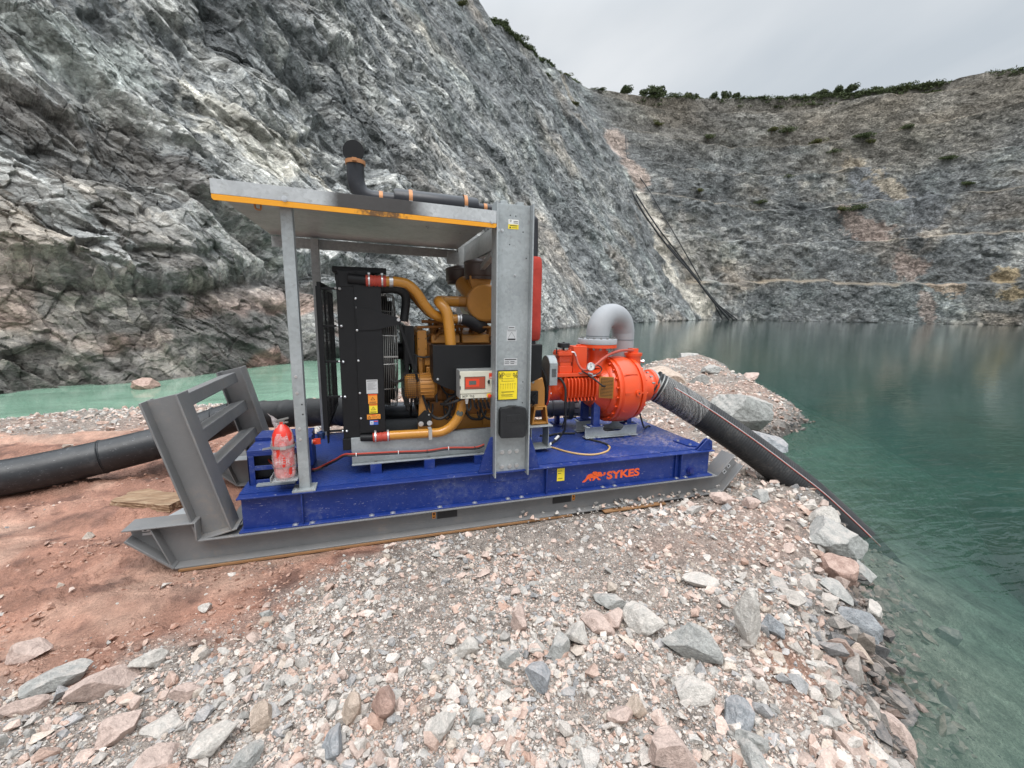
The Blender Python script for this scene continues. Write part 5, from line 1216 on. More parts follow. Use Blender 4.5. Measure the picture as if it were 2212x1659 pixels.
MB().m('straw').tube([(2.90, .60, .018), (2.97, .50, .016), (3.05, .35, .016), (3.16, .235, .016), (3.30, .19, .016), (3.47, .245, .016), (3.58, .36, .016), (3.60, .43, .016)], .0105, 10, 6).m('rubber').tube([(3.60, .42, .0165), (3.61, .48, .017), (3.585, .56, .017), (3.54, .64, .018), (3.50, .70, .02)], .0125, 10, 6).build('drain_hose', None, PU)

# ================================================================== separate things around the unit
# fire extinguisher in a clear bag, strapped to the canopy post
fx, fy = .352, .085
fe = root('fire_extinguisher', 'red fire extinguisher in a torn clear bag strapped to the canopy post', 'fire extinguisher', (fx, fy, .115))
MB().lathe((fx, fy, .125), (0, 0, 1), [(0, 0), (.0, .06), (.01, .074), (.04, .079), (.33, .079), (.37, .074), (.41, .055), (.44, .03), (.45, .022), (.47, .022), (.47, 0)], 28).build('cylinder', 'ext', fe)
b = MB().bar((fx-.05, fy, .60), (fx+.055, fy-.01, .625), .02, .012).bar((fx-.03, fy, .585), (fx+.05, fy-.01, .59), .02, .010).box(fx-.02, fx+.02, fy-.018, fy+.018, .57, .60)
b.build('valve_handle', 'steeld', fe)
rg_ = random.Random(3); nz = 22; na = 26; b = MB(); vs = []; fs = []
for j in range(nz+1):
    t = j/nz; z = .118+t*.50; base = .084 if t < .66 else .084*(1-((t-.66)/.34)**1.3*.78)
    for i in range(na):
        a = 2*PI*i/na; r = base*(1+.055*math.sin(3*a+t*9)+.05*math.sin(7*a-t*14)+.05*(rg_.random()-.5)); zz = z
        ox = -.05*max(0, (t-.84)/.16)
        if t > .9: r *= .8+.5*abs(math.cos(a)); zz += .03*math.cos(a+.4)*(-1)
        vs.append((fx+ox+r*math.cos(a), fy+r*math.sin(a)*(1 if t < .8 else .6), zz))
fs = [(j*na+i, j*na+(i+1) % na, (j+1)*na+(i+1) % na, (j+1)*na+i) for j in range(nz) for i in range(na)]
o0 = len(vs); vs += [(fx-.03, fy-.01, .62), (fx-.10, fy-.01, .675), (fx-.045, fy-.01, .60)]; fs.append((o0, o0+1, o0+2))
b.add(vs, fs).build('plastic_bag', 'bag', fe, smooth=25)
MB().m('stickr').lathe((fx, fy, .235), (0, 0, 1), [(0, .0925), (.115, .0925)], 26, a0=.0, a1=1.3).build('red_band', None, fe) if 0 else None
text('lettering', 'HER', .06, (fx-.050, fy-.0935, .262), fe, 'bag', bold=.001, depth=.0005)
b = MB().m('galvd').lathe((fx, fy, .385), (0, 0, 1), [(0, .090), (0, .0925), (.022, .0925), (.022, .090)], 28).m('steel').box(fx-.005, fx+.035, fy-.102, fy-.092, .383, .408).m('steeld').lathe((fx, fy, .225), (0, 0, 1), [(0, .092), (0, .0935), (.006, .0935), (.006, .092)], 28)
b.m('galv').box(fx-.095, fx+.10, fy-.085, fy+.085, .108, .116).box(fx-.098, fx-.093, fy-.085, fy+.085, .108, .15).bar((fx-.075, fy-.03, .39), (fx-.13, fy-.10, .40), .004, .015)
b.build('bracket_strap', None, fe)
# suction hose
hp = [(4.462, .872, .615), (4.53, .835, .578), (4.70, .735, .475), (4.95, .588, .305), (5.25, .412, .085), (5.55, .236, -.15), (5.85, .06, -.40), (6.13, -.103, -.64), (6.36, -.238, -.87), (6.56, -.355, -1.08), (6.85, -.52, -1.4), (7.1, -.66, -1.75)]
sh_ = root('suction_hose', 'thick ribbed black suction hose running from the orange pump down into the water', 'hose', (5.6, .2, -.5))
def smoothpath(P, sub):
    P = [Vector(p) for p in P]; E = [P[0]*2-P[1]]+P+[P[-1]*2-P[-2]]; Q = []
    for i in range(len(P)-1):
        a, b_, c, d = E[i:i+4]
        for k in range(sub):
            t = k/sub; Q.append(.5*((2*b_)+(c-a)*t+(2*a-5*b_+4*c-d)*t*t+(3*b_-a-3*c+d)*t**3))
    return Q+[P[-1]]
Q = smoothpath(hp, 40)
MB().tube(Q[6:], .181, 36, 1, True, lambda i: 1+.022*abs(math.sin(i*PI/3.0))).build('ribbed_hose', 'rubber', sh_, smooth=30)
st = MB(); m_ = len(Q)
off = []
for i, p in enumerate(Q):
    d = (Q[min(i+1, m_-1)]-Q[max(i-1, 0)]).normalized(); side = d.cross(Vector((0, 0, 1))).normalized(); u_ = side.cross(d); v = (u_*.62+side*.78).normalized(); off.append(p+v*.187)
MB().m('stick').tube(off[70:-60], .0042, 5, 1).build('marker_line', None, sh_); MB().m('redhose').tube([o+Vector((0, 0, -.010))-Vector((.004, .006, 0)) for o in off[66:-60]], .0045, 5, 1).build('marker_line', None, sh_)
MB().tube(Q[46:126], .187, 32, 1, False, lambda i: 1+.02*abs(math.sin(i*PI/3.0))+.012*math.sin(i*1.7)).build('shrink_wrap', 'wrap', sh_, smooth=25)
MB().tube(Q[:60], .172, 28, 1, True).lathe(Q[2], (Q[6]-Q[0]), [(0, .15), (0, .198), (.02, .2), (.022, .15)], 32).build('hose_tail', 'box', sh_)
b = MB()
for i in (30, 44): b.mark().lathe(Q[i], (Q[i+3]-Q[i]), [(0, .184), (0, .19), (.016, .19), (.016, .184)], 30)
b.each('hose_clamp', 'steeld', sh_)
# delivery hose and ground pipe on the left
dh = root('delivery_hose', 'short banded black rubber hose leaving the skid behind the fire extinguisher', 'hose', (.3, 1.8, .1))
Q2 = smoothpath([(.98, 1.59, .28), (.86, 1.66, .28), (.66, 1.80, .27), (.478, 1.91, .252), (.142, 2.12, .205), (-.20, 2.30, .17), (-.50, 2.42, .15)], 16)
def bands(i): return 1+(.05 if (i % 14) in (0, 1) else 0)
MB().tube(Q2, .172, 30, 1, True, bands).build('banded_hose', 'rubber', dh, smooth=28)
MB().m('stickb').bar((.33, 1.856, .285), (.44, 1.79, .292), .006, .020).build('blue_tape', None, dh)
MB().lathe(Q2[-1], (Q2[-1]-Q2[-4]), [(-.06, .17), (-.06, .205), (.0, .205), (.0, .15)], 30).lathe(Q2[-1], (Q2[-1]-Q2[-4]), [(.012, .15), (.012, .215), (.05, .215), (.05, .19), (.16, .185)], 30).build('stub_flange', 'hdpe', dh)
gp = root('ground_pipe', 'wide smooth black plastic pipe lying on the red mud behind the skid headboard', 'pipe', (-2., 2.2, -.4))
Q3 = smoothpath([(-.66, 2.47, .125), (-.95, 2.46, .03), (-1.34, 2.38, -.10), (-1.78, 2.28, -.19), (-2.30, 2.14, -.268), (-2.78, 2.01, -.315), (-3.6, 1.75, -.33), (-5.5, 1.1, -.33), (-9., -.3, -.33)], 10)
MB().tube(Q3, .193, 36, 1).build('pipe_wall', 'hdpe', gp, smooth=40)
b = MB()
for i in (36, 37): pass
for k, sc in ((33, 1.0), (6, 1.0)):
    b.mark().lathe(Q3[k], (Q3[k+1]-Q3[k]), [(0, .191), (.004, .199), (.010, .201), (.014, .1935), (.020, .201), (.026, .199), (.03, .191)], 36)
b.each('weld_bead', 'hdpe', gp)
# timber
def lump(name, cx, cy, cz, size, rz, mk, label, cat, seed=0, rough=.16, sub=3):
    bm = bmesh.new(); bmesh.ops.create_cube(bm, size=1); bmesh.ops.subdivide_edges(bm, edges=bm.edges, cuts=sub*3, use_grid_fill=True)
    r = random.Random(seed)
    for v in bm.verts:
        x, y, z = v.co; n = math.sin(x*9+seed)*math.cos(y*13)*.5+(r.random()-.5)*.5
        k = 1-.25*max(0, abs(x)*2-.7); v.co = Vector((x*(1+rough*n*.5), y*k*(1+rough*n), z*k*(1+rough*n)))
        v.co.x *= size[0]; v.co.y *= size[1]; v.co.z *= size[2]
    me = bpy.data.meshes.new(name); bm.to_mesh(me); bm.free(); me.materials.append(MT[mk])
    me.transform(Matrix.Rotation(rz, 4, 'Z')); o = _link(name, me); o.location = (cx, cy, cz); o['label'] = label; o['category'] = cat; return o
lump('wood_block', -1.12, 1.30, -.475, (.66, .30, .14), -.42, 'wood', 'split pale timber baulk lying on the mud left of the headboard', 'timber', 4)
lump('wood_block', -.30, 2.02, -.42, (.55, .34, .14), .1, 'wood', 'pale timber packing under the black pipe behind the headboard', 'timber', 9)
o = MB().box(-.42, 2.95, -.035, .20, -.533, -.5175).build('plywood_strip', 'plank', None); o['label'] = 'long orange plywood strip lying under the near skid runner'; o['category'] = 'plywood'
o = MB().box(3.30, 4.05, -.075, .10, -.530, -.5178).build('plywood_strip', 'plank', None); o['label'] = 'short orange plywood strip poking out of gravel by the right of the runner'; o['category'] = 'plywood'
# ================================================================== rubble, stones, boulders
NSTONE = 1.0
def rock_mat(name, tint=None):
    m, nt = mat(name); g = N(nt)
    pos = g.n('ShaderNodeTexCoord').outputs['Object']
    if tint is None: base = g.n('ShaderNodeAttribute', attribute_name='col').outputs['Color']
    else: base = g.n('ShaderNodeRGB').outputs[0]; base.default_value = (*tint, 1)
    s = 1. if tint is None else 1.
    nA = g.noise(pos, 14*s, 8, .66, .3); nB = g.noise(pos, 90*s, 5, .7)
    t1 = g.ramp(nA, [(.3, .66), (.5, .98), (.7, 1.25)]); t2 = g.ramp(nB, [(.35, .82), (.65, 1.15)])
    c = g.mix(1., base, t1, 'MULTIPLY'); c = g.mix(1., c, t2, 'MULTIPLY')
    nz = g.n('ShaderNodeSeparateXYZ', {0: g.n('ShaderNodeNewGeometry').outputs['Normal']}).outputs[2]
    du = g.math('MULTIPLY', g.ramp(nz, [(.45, 0.), (.9, .38)]), g.ramp(nA, [(.38, .1), (.6, 1.)]))
    c = g.mix(du, c, (.50, .40, .345))          # pale dust settled on upward faces
    h = g.math('ADD', nA, g.math('MULTIPLY', nB, .3))
    g.out(g.n('ShaderNodeBsdfPrincipled', {'Base Color': c, 'Roughness': .86, 'Specular IOR Level': .25, 'Normal': g.bump(h, .028, .8)}).outputs[0]); return m
MR = rock_mat('stone')
def hull_rock(seed, npts=13, flat=(1, .8, .6)):
    r = random.Random(seed); bm = bmesh.new()
    for i in range(npts):
        v = Vector((r.gauss(0, 1), r.gauss(0, 1), r.gauss(0, 1))).normalized()*(.75+.3*r.random()); bm.verts.new((v.x*flat[0], v.y*flat[1], v.z*flat[2]))
    res = bmesh.ops.convex_hull(bm, input=bm.verts)
    bmesh.ops.delete(bm, geom=[e for e in res['geom_interior'] if isinstance(e, bmesh.types.BMVert)], context='VERTS')
    bmesh.ops.triangulate(bm, faces=bm.faces)
    bm.verts.ensure_lookup_table(); V = np.array([v.co[:] for v in bm.verts]); F = np.array([[v.index for v in f.verts] for f in bm.faces]); bm.free(); return V, F
PROTO = [hull_rock(i, 9+(i % 3)*2+(i % 5 == 0)*4, ((1, .8, .62), (1, .62, .5), (1, .85, .35), (.9, .8, .75))[i % 4]) for i in range(28)]
PAL = np.array([(.50, .465, .425), (.40, .385, .36), (.315, .315, .315), (.60, .55, .50), (.56, .435, .375), (.51, .365, .30), (.41, .265, .205), (.49, .42, .355)])
def stones(name, N_, sampler, seed, label, pal=None):
    rs = np.random.RandomState(seed)
    x, y, s, zoff, pk, dark = sampler(rs, N_)
    n = len(x)
    z = np.concatenate([terrain(x[i:i+20000][None], y[i:i+20000][None])[0] for i in range(0, n, 20000)])+zoff*s
    w = np.stack([1.0-pk*.75, .9-pk*.6, .6-pk*.5, .40*np.ones(n), .38+pk*.9, .22+pk*.8, .05+pk*.35, .35+.2*pk], 1)*np.ones((n, 8))
    w = np.cumsum(w/w.sum(1, keepdims=True), 1); ci = (rs.rand(n, 1) > w).sum(1).clip(0, 7)
    col = (PAL if pal is None else pal)[ci]*(rs.uniform(.86, 1.32, (n, 1)))*(1-dark[:, None])
    pr = rs.randint(0, len(PROTO), n); VV = []; FF = []; CC = []; o = 0
    for k, (V, F) in enumerate(PROTO):
        i = np.where(pr == k)[0]
        if not len(i): continue
        m_ = len(i); a = rs.rand(m_)*2*PI; tl = rs.normal(0, .38, m_); t2 = rs.normal(0, .38, m_)
        ca, sa, cb, sb, cc, sc = np.cos(a), np.sin(a), np.cos(tl), np.sin(tl), np.cos(t2), np.sin(t2)
        sc3 = s[i][:, None]*rs.uniform(.75, 1.25, (m_, 3))*.5
        P = V[None]*sc3[:, None]
        y1 = P[..., 1]*cb[:, None]-P[..., 2]*sb[:, None]; z1 = P[..., 1]*sb[:, None]+P[..., 2]*cb[:, None]
        x2 = P[..., 0]*cc[:, None]+z1*sc[:, None]; z2 = -P[..., 0]*sc[:, None]+z1*cc[:, None]
        x3 = x2*ca[:, None]-y1*sa[:, None]; y3 = x2*sa[:, None]+y1*ca[:, None]
        Q = np.stack([x3+x[i][:, None], y3+y[i][:, None], z2+z[i][:, None]], -1)
        VV.append(Q.reshape(-1, 3)); FF.append((F[None]+(np.arange(m_)*len(V))[:, None, None]+o).reshape(-1, 3)); CC.append(np.repeat(col[i], len(V), 0)); o += m_*len(V)
    V = np.concatenate(VV).astype(np.float32); F = np.concatenate(FF).astype(np.int32); Cc = np.concatenate(CC)
    me = bpy.data.meshes.new(name); me.vertices.add(len(V)); me.vertices.foreach_set('co', V.ravel())
    me.loops.add(F.size); me.loops.foreach_set('vertex_index', F.ravel()); me.polygons.add(len(F))
    me.polygons.foreach_set('loop_start', (np.arange(len(F))*3).astype(np.int32)); me.polygons.foreach_set('loop_total', np.full(len(F), 3, np.int32))
    me.polygons.foreach_set('use_smooth', np.zeros(len(F), bool)); me.update(calc_edges=True); me.materials.append(MR)
    a = me.attributes.new('col', 'FLOAT_COLOR', 'POINT'); a.data.foreach_set('color', np.concatenate([Cc, np.ones((len(Cc), 1))], 1).astype(np.float32).ravel())
    _link(name, me, kind='stuff', label=label)
def field(rs, N_, r0, r1, a0, a1, smin, smax, pw, mudk, bank=False, clod=False):
    u = rs.rand(N_); r = r0*(r1/r0)**u; a = np.radians(a0+(a1-a0)*rs.rand(N_)); x = 1.1+r*np.sin(a); y = -3.7+r*np.cos(a)
    sd = np.concatenate([shore_sd(x[i:i+20000][None], y[i:i+20000][None])[0] for i in range(0, N_, 20000)])
    mud = np.concatenate([mud_mask(x[i:i+20000][None], y[i:i+20000][None])[0] for i in range(0, N_, 20000)])
    pile = (y > -.06) & (y < .09) & (x > 2.35) & (x < 4.9)
    skid = (x > -.8) & (x < 4.95) & (y > -.04) & (y < 1.9) & ~(pile & (rs.rand(N_) < .9))
    cl = sstep(-.35, .25, fbm(x*1.5, y*1.5, 260, 3))           # coarse and fine areas
    s0 = np.maximum(smin, .0036*r)*(.8+.75*cl)
    s = s0*(1-rs.rand(N_)*(1-(s0/smax)**pw))**(-1/pw)
    redp = sstep(.28, .75, .8*fbm(x*1.1+8, y*1.1, 234, 3)+.62*np.exp(-((x-3.35)**2/.16+(y+2.15)**2/.10)))
    acc = rs.rand(N_) < ((1-mud)**1.6*(1-.72*redp*(s < .04))+mudk)
    if clod: acc = rs.rand(N_) < mud*sstep(-.05, .4, fbm(x*1.4, y*2.0, 270, 3))
    if bank: ok = (np.abs(sd-.15) < .75) & (rs.rand(N_) < np.exp(-((sd-.12)/.42)**2))
    else: ok = (sd > -.5) & ((sd > .02) | (rs.rand(N_) < .25))
    k = ok & acc & ~skid
    x, y, s, sd = x[k], y[k], s[k], sd[k]; r = r[k]
    pin = pile[k]; s = np.where(pin, np.minimum(s, .075), s)
    pf = sstep(-.25, .35, fbm(x*.55+3, y*.55, 233, 3)); pk = .30+.60*pf*sstep(.1, .6, sd)+.35*redp[k]
    dark = .60*sstep(.22, .02, sd)+.55*sstep(.58, .15, sd)*sstep(3.2, 3.9, x)
    return x, y, s, np.where(pin, .9, rs.uniform(-.24, .22, len(x))), np.clip(pk, 0, 1), np.clip(dark, 0, .75)
NN = NSTONE
stones('gravel', int(52000*NN), lambda r, n: field(r, n, 1.0, 4.6, -62, 66, .0135, .13, 1.75, .022), 11, 'loose pale grey and pink crushed stone around the pump skid')
stones('gravel', int(42000*NN), lambda r, n: field(r, n, 4.4, 22, -46, 66, .018, .20, 1.9, .015), 12, 'coarse rubble on the spit and along the far bank')
stones('gravel', int(26000*NN), lambda r, n: field(r, n, 1.3, 13, 10, 72, .03, .26, 1.5, .05, True), 13, 'broken wet rock along the waterline')
# fines in the gravel
stones('gravel', int(60000*NN), lambda r, n: field(r, n, 1.0, 3.4, -62, 66, .007, .024, 1.6, .07), 14, 'fine chippings between the larger stones')

MUDP = np.array([(.36, .205, .15), (.40, .235, .175), (.30, .165, .12), (.46, .30, .235), (.33, .18, .13), (.42, .25, .19), (.27, .145, .105), (.38, .22, .16)])
stones('mud_clods', int(22000*NN), lambda r, n: field(r, n, 1.6, 8, -62, 10, .012, .075, 1.7, 0., False, True), 15, 'crumbled clods of red mud left of the skid', MUDP)

RM = {'pale': rock_mat('pale rock', (.52, .49, .45)), 'pink': rock_mat('pink rock', (.50, .385, .335)), 'grey': rock_mat('grey rock', (.36, .362, .345)), 'blue': rock_mat('blue grey rock', (.30, .315, .33)),
      'dark': rock_mat('dark wet rock', (.12, .125, .125)), 'tan': rock_mat('tan rock', (.46, .37, .30)), 'red': rock_mat('red brown rock', (.38, .255, .21))}
def boulder(name, x, y, s, mk, label, shape=(1, .8, .65), rz=0., tilt=0., seed=0, z=None, sink=.25, cuts=16, rnd=.0, group=None):
    r = random.Random(seed*7+3); bm = bmesh.new(); bmesh.ops.create_icosphere(bm, subdivisions=5 if s > .35 else 4, radius=1)
    V = np.array([v.co[:] for v in bm.verts]); rs = np.random.RandomState(seed+5)
    for i in range(cuts):
        n = rs.normal(size=3); n /= np.linalg.norm(n); d = rs.uniform(.50, .82)+rnd; e = V@n-d; V = V-np.where(e > 0, e, 0)[:, None]*n
    lo = fbm(V[:, 0]*2+seed, V[:, 1]*2+V[:, 2]*1.7, seed, 3); hi_ = fbm(V[:, 0]*7+V[:, 2]*5, V[:, 1]*7-V[:, 2]*6, seed+9, 4)
    L = np.linalg.norm(V, axis=1, keepdims=True); V = V*(1+(.06*lo+.045*hi_)[:, None])
    V = V*np.array(shape)*np.array([1, 1, 1.3 if s < .3 else 1.])*s*.62
    R = np.array(Matrix.Rotation(rz, 3, 'Z')@Matrix.Rotation(tilt, 3, 'Y')); V = V@R.T
    for v, p in zip(bm.verts, V): v.co = p
    me = bpy.data.meshes.new(name); bm.to_mesh(me); bm.free(); me.materials.append(RM[mk])
    h = V[:, 2].max()-V[:, 2].min(); zz = tz(x, y) if z is None else z
    o = _link(name, me); o.location = (x, y, zz-V[:, 2].min()-sink*h); o['label'] = label; o['category'] = 'rock' if s < .4 else 'boulder'
    if group: o['group'] = group
    return o
G_ = 'loose rocks on the gravel'
B_ = [
 (3.22, -1.92, .24, 'pale', 'upright pale rock with pink base near the right bank', (.75, .7, 1.05), .3, .1, .15),
 (2.85, -1.89, .27, 'grey', 'long blue grey block tilted in the hollow left of the upright pale rock', (1.15, .6, .62), -.7, .25, .15),
 (3.42, -1.94, .17, 'blue', 'small blue grey wedge right of the upright pale rock', (1, .7, .6), -.5, .2, .2),
 (2.69, -1.60, .24, 'pale', 'flat tan topped slab behind the long blue grey block', (1.2, .75, .5), -.6, .2, .2),
 (2.50, -1.56, .15, 'pink', 'small rounded pink rock left of the flat tan topped slab', (1, .8, .7), .2, 0, .2),
 (2.77, -2.31, .17, 'blue', 'squarish blue grey rock below the red clay patch', (.95, .9, .7), .5, .2, .2),
 (2.73, -2.44, .16, 'grey', 'wedge of grey rock just below the squarish blue grey rock', (1.1, .6, .5), -.4, 0, .2),
 (2.31, -2.38, .24, 'pink', 'broad pink faced block at the bottom edge of the picture', (1.1, .85, .55), -.3, .2, .2),
 (2.66, -2.50, .15, 'grey', 'narrow grey rock at the bottom edge right of the broad pink block', (.6, 1.1, .5), -.2, .2, .2),
 (1.34, -1.94, .15, 'pale', 'white triangular rock at lower centre', (1, .8, .6), .3, .1, .15),
 (.51, -1.63, .125, 'tan', 'smooth round brown cobble on the dusty gravel', (1, .95, .9), 0, 0, .15),
 (.32, -1.70, .22, 'pale', 'long cream rock with a pink top left of the round brown cobble', (1.2, .6, .5), .5, .1, .15),
 (.85, -1.88, .14, 'blue', 'bluish rock with a pointed top between cobble and white triangle', (.7, .9, .8), .4, .2, .15),
 (.93, -1.75, .125, 'tan', 'upright tan egg shaped rock', (.75, .8, 1.0), .1, .1, .15),
 (1.08, -1.76, .145, 'red', 'reddish rock beside the upright tan egg shaped rock', (.95, .8, .8), -.3, .1, .15),
 (.09, -1.34, .15, 'pink', 'pink rock with a slanted face at the edge of the mud', (1.05, .65, .6), .2, .2, .2),
 (.48, -1.83, .17, 'grey', 'grey slab rock at the bottom below the round brown cobble', (1, .75, .5), .5, .1, .25),
 (-.86, -.82, .20, 'pink', 'lone pink rock with a notched top on the open mud', (1, .75, .6), .3, 0, .2),
 (-.57, -1.08, .25, 'grey', 'flat grey green slab half sunk in the mud at lower left', (1.2, .7, .45), .5, .1, .3),
 (-.35, -1.17, .26, 'pink', 'big pink slab leaning beside the flat grey green slab', (1.2, .75, .55), .5, .2, .3),
 (-.64, -1.22, .16, 'pink', 'pointed pink rock at the left edge below the grey green slab', (1.2, .6, .45), .4, .2, .25),
 (-.14, -1.47, .22, 'pink', 'large pink outcrop rock in the heap at lower left', (1.0, .8, .6), .9, .3, .35),
 (.10, -1.69, .24, 'pink', 'broad sunken pink slab right of the heap at lower left', (.9, 1.0, .45), .2, .1, .45),
 (.06, -1.50, .19, 'pale', 'pale dusty slab flush with the gravel above the broad pink slab', (1.1, .9, .35), .1, 0, .5),
 (-.19, -1.05, .15, 'pale', 'pale rock with a grey side on the mud right of the leaning pink slab', (1.2, .6, .6), .7, .2, .25),
 (.36, -.87, .11, 'tan', 'small tan flat rock on the mud below the skid runner', (1, .7, .4), .8, 0, .2),
 (-.05, -.62, .085, 'pale', 'small white rock alone on the red mud', (1, .8, .8), 0, .3, .1),
 (.35, -.80, .09, 'grey', 'small grey rock touching the small tan flat rock', (1, .6, .5), .3, .2, .2),
 (1.93, -1.37, .17, 'pink', 'blocky pink rock in the middle of the gravel', (.8, .8, .8), .4, .15, .2),
 (1.55, -1.49, .14, 'pale', 'rounded pale rock at the edge of a pink patch', (1, .8, .7), .2, 0, .2),
 (1.90, -1.81, .17, 'blue', 'blue grey rock with pink blotches in the lower middle', (.9, .9, .7), .2, .2, .15),
 (2.65, -2.11, .19, 'pale', 'flat dusty rock left of the red clay patch', (1.2, .75, .45), -.3, .1, .2),
 (2.58, -1.36, .20, 'grey', 'flat grey slab in the right half of the gravel', (1.2, .7, .4), -.5, .1, .2),
 (3.36, -1.38, .21, 'pale', 'pale flat rock near the brow of the right bank', (1.15, .8, .4), -.4, .1, .2),
 (1.52, -1.92, .11, 'grey', 'small grey pebble shaped rock by the white triangular rock', (1, .8, .6), .4, 0, .2),
 (2.20, -2.14, .13, 'pink', 'dusty pink rock in a pair at lower right centre', (1, .8, .6), .4, .2, .2),
 (2.31, -2.13, .13, 'tan', 'dusty tan rock in a pair at lower right centre', (.9, .8, .6), -.3, .2, .2),
 (4.66, -.24, .26, 'pink', 'peaked pink rock in front of the right toe of the runner', (1.2, .8, .45), -.2, .1, .2),
 (4.85, -.42, .20, 'pink', 'smaller pink rock in front of the peaked pink rock', (1.1, .8, .5), .3, .1, .2),
 (5.10, -.33, .20, 'grey', 'dark edged grey rock right of the runner toe', (1, .8, .6), .3, .2, .2),
 (2.07, -1.66, .18, 'grey', 'upright greenish grey rock in the coarse central patch', (.75, .7, .85), .4, .2, .25),
 (2.22, -1.62, .16, 'pale', 'rounded pale rock touching the upright greenish grey rock', (1, .85, .7), .1, .1, .2),
 (2.38, -1.54, .20, 'pink', 'tilted pale pink slab in the coarse central patch', (1.2, .8, .45), -.7, .3, .2),
 (1.78, -1.62, .13, 'grey', 'squat grey rock at the left of the coarse central patch', (1, .8, .8), .1, .1, .2),
]
for i, t in enumerate(B_):
    x, y, s, mk, lb, shp, rz, tl, sk = t
    boulder('rock', x, y, s*(.86 if x < .9 else .95), mk, lb, shp, rz, tl, 20+i, None, sk, 15, 0, G_)
W_ = [
 (5.17, -1.06, .52, 'grey', 'big pale topped grey boulder on the bank below the suction hose', (1.1, .85, .72), -.4, .1, -1.22, 0),
 (5.50, -.70, .34, 'pale', 'pale angular boulder between the bank and the hose end', (.9, .8, .9), .4, .2, -1.05, 0),
 (5.62, -1.10, .30, 'grey', 'grey boulder standing at the waterline beside the big pale topped boulder', (.9, .8, .8), .4, .2, -1.28, 0),
 (4.83, -1.36, .27, 'red', 'rounded purple red rock low on the bank', (1.1, .8, .7), -.5, 0, -1.05, .1),
 (4.95, -1.60, .20, 'pale', 'white split rock at the waterline under the purple red rock', (.9, .6, .7), .4, .3, -1.17, 0),
 (4.26, -2.16, .38, 'dark', 'dark wet boulder standing in the shallow water at lower right', (1.05, .8, .85), .3, .1, -1.28, 0),
 (3.97, -2.30, .28, 'pink', 'pale pink rock lying at the foot of the bank at lower right', (1.2, .6, .6), -.9, .3, -1.08, 0),
 (4.35, -1.86, .26, 'blue', 'slanting blue slate slab just above the dark wet boulder', (1.2, .5, .5), -.8, .4, -1.10, 0),
 (4.12, -1.98, .22, 'tan', 'mossy tan slab wedged beside the dark wet boulder', (1.2, .6, .4), -.8, .3, -1.02, 0),
 (4.52, -1.55, .30, 'grey', 'pair of layered grey slabs halfway down the bank', (1.1, .7, .5), -.4, .3, -1.05, 0),
 (7.95, 2.75, 1.15, 'grey', 'huge grey green boulder on the spit behind the suction hose', (1.1, .85, .72), .3, .1, -.98, 0),
 (7.85, 2.05, .62, 'blue', 'angular blue grey boulder in front of the huge grey green one', (1.1, .8, .6), -.5, .1, -.98, 0),
 (9.0, 6.5, 1.15, 'tan', 'smooth pinkish tan boulder beyond the pump outlet flange', (1.2, .85, .6), .1, 0, -.72, .1),
 (10.3, 6.6, .55, 'grey', 'grey block to the right of the smooth pinkish tan boulder', (1, .8, .6), .1, 0, -.62, 0),
 (16.2, 14.2, 1.1, 'grey', 'flat grey block on the tip of the spit', (1.2, .8, .45), .1, 0, -.9, 0),
 (12.2, 8.2, .7, 'grey', 'grey rock on the crest of the spit', (1.2, .8, .6), .8, 0, -.75, 0),
 (12.9, 7.2, .6, 'pink', 'pink rock above the outer waterline of the spit', (1.2, .8, .6), .8, 0, -.95, 0),
 (-5.9, 12.6, .7, 'red', 'red boulder at the foot of the near cliff', (1.2, .8, .6), .8, 0, -1.15, 0),
]
for i, t in enumerate(W_):
    x, y, s, mk, lb, shp, rz, tl, z, rn = t
    boulder('boulder', x, y, s, mk, lb, shp, rz, tl, 90+i, z if i in (5, 6, 14, 17) else None, .0 if i in (5, 6, 14, 17) else .18, 18, rn)
S_ = MB()
# ================================================================== vegetation on the rim and benches
def leafcloud(seed, n, shape, size):
    rs = np.random.RandomState(seed); nb = 10; C = rs.normal(size=(nb, 3))*np.array([.42, .42, .26]); C[:, 2] = np.abs(C[:, 2])+.35; R = rs.uniform(.28, .5, nb)
    V = []; F = []
    for i in range(n):
        k = rs.randint(nb); d = rs.normal(size=3); d /= np.linalg.norm(d); p = (C[k]+d*R[k]*rs.uniform(.55, 1.08))*np.array(shape)
        u = rs.normal(size=3); u /= np.linalg.norm(u); w_ = np.cross(u, rs.normal(size=3)); w_ /= np.linalg.norm(w_); s = size*rs.uniform(.6, 1.3); o = len(V)
        V += [p-u*s, p+w_*s*.7, p+u*s, p-w_*s*.7]; F.append((o, o+1, o+2, o+3))
    return V, F
def leaf_mat(name, a, b):
    m, nt = mat(name); g = N(nt); oi = g.n('ShaderNodeTexCoord').outputs['Object']
    n = g.noise(oi, 1.3, 4, .6)
    c = g.mix(g.ramp(n, [(.35, 0.), (.65, 1.)]), a, b)
    g.out(g.n('ShaderNodeBsdfPrincipled', {'Base Color': c, 'Roughness': .8, 'Specular IOR Level': .2}).outputs[0]); return m
MT['leaf'] = leaf_mat('dark foliage', (.045, .065, .028), (.105, .125, .06)); MT['leaf2'] = leaf_mat('olive foliage', (.07, .085, .03), (.14, .14, .06)); MT['bark'] = paint('bark', (.10, .075, .055), .9)
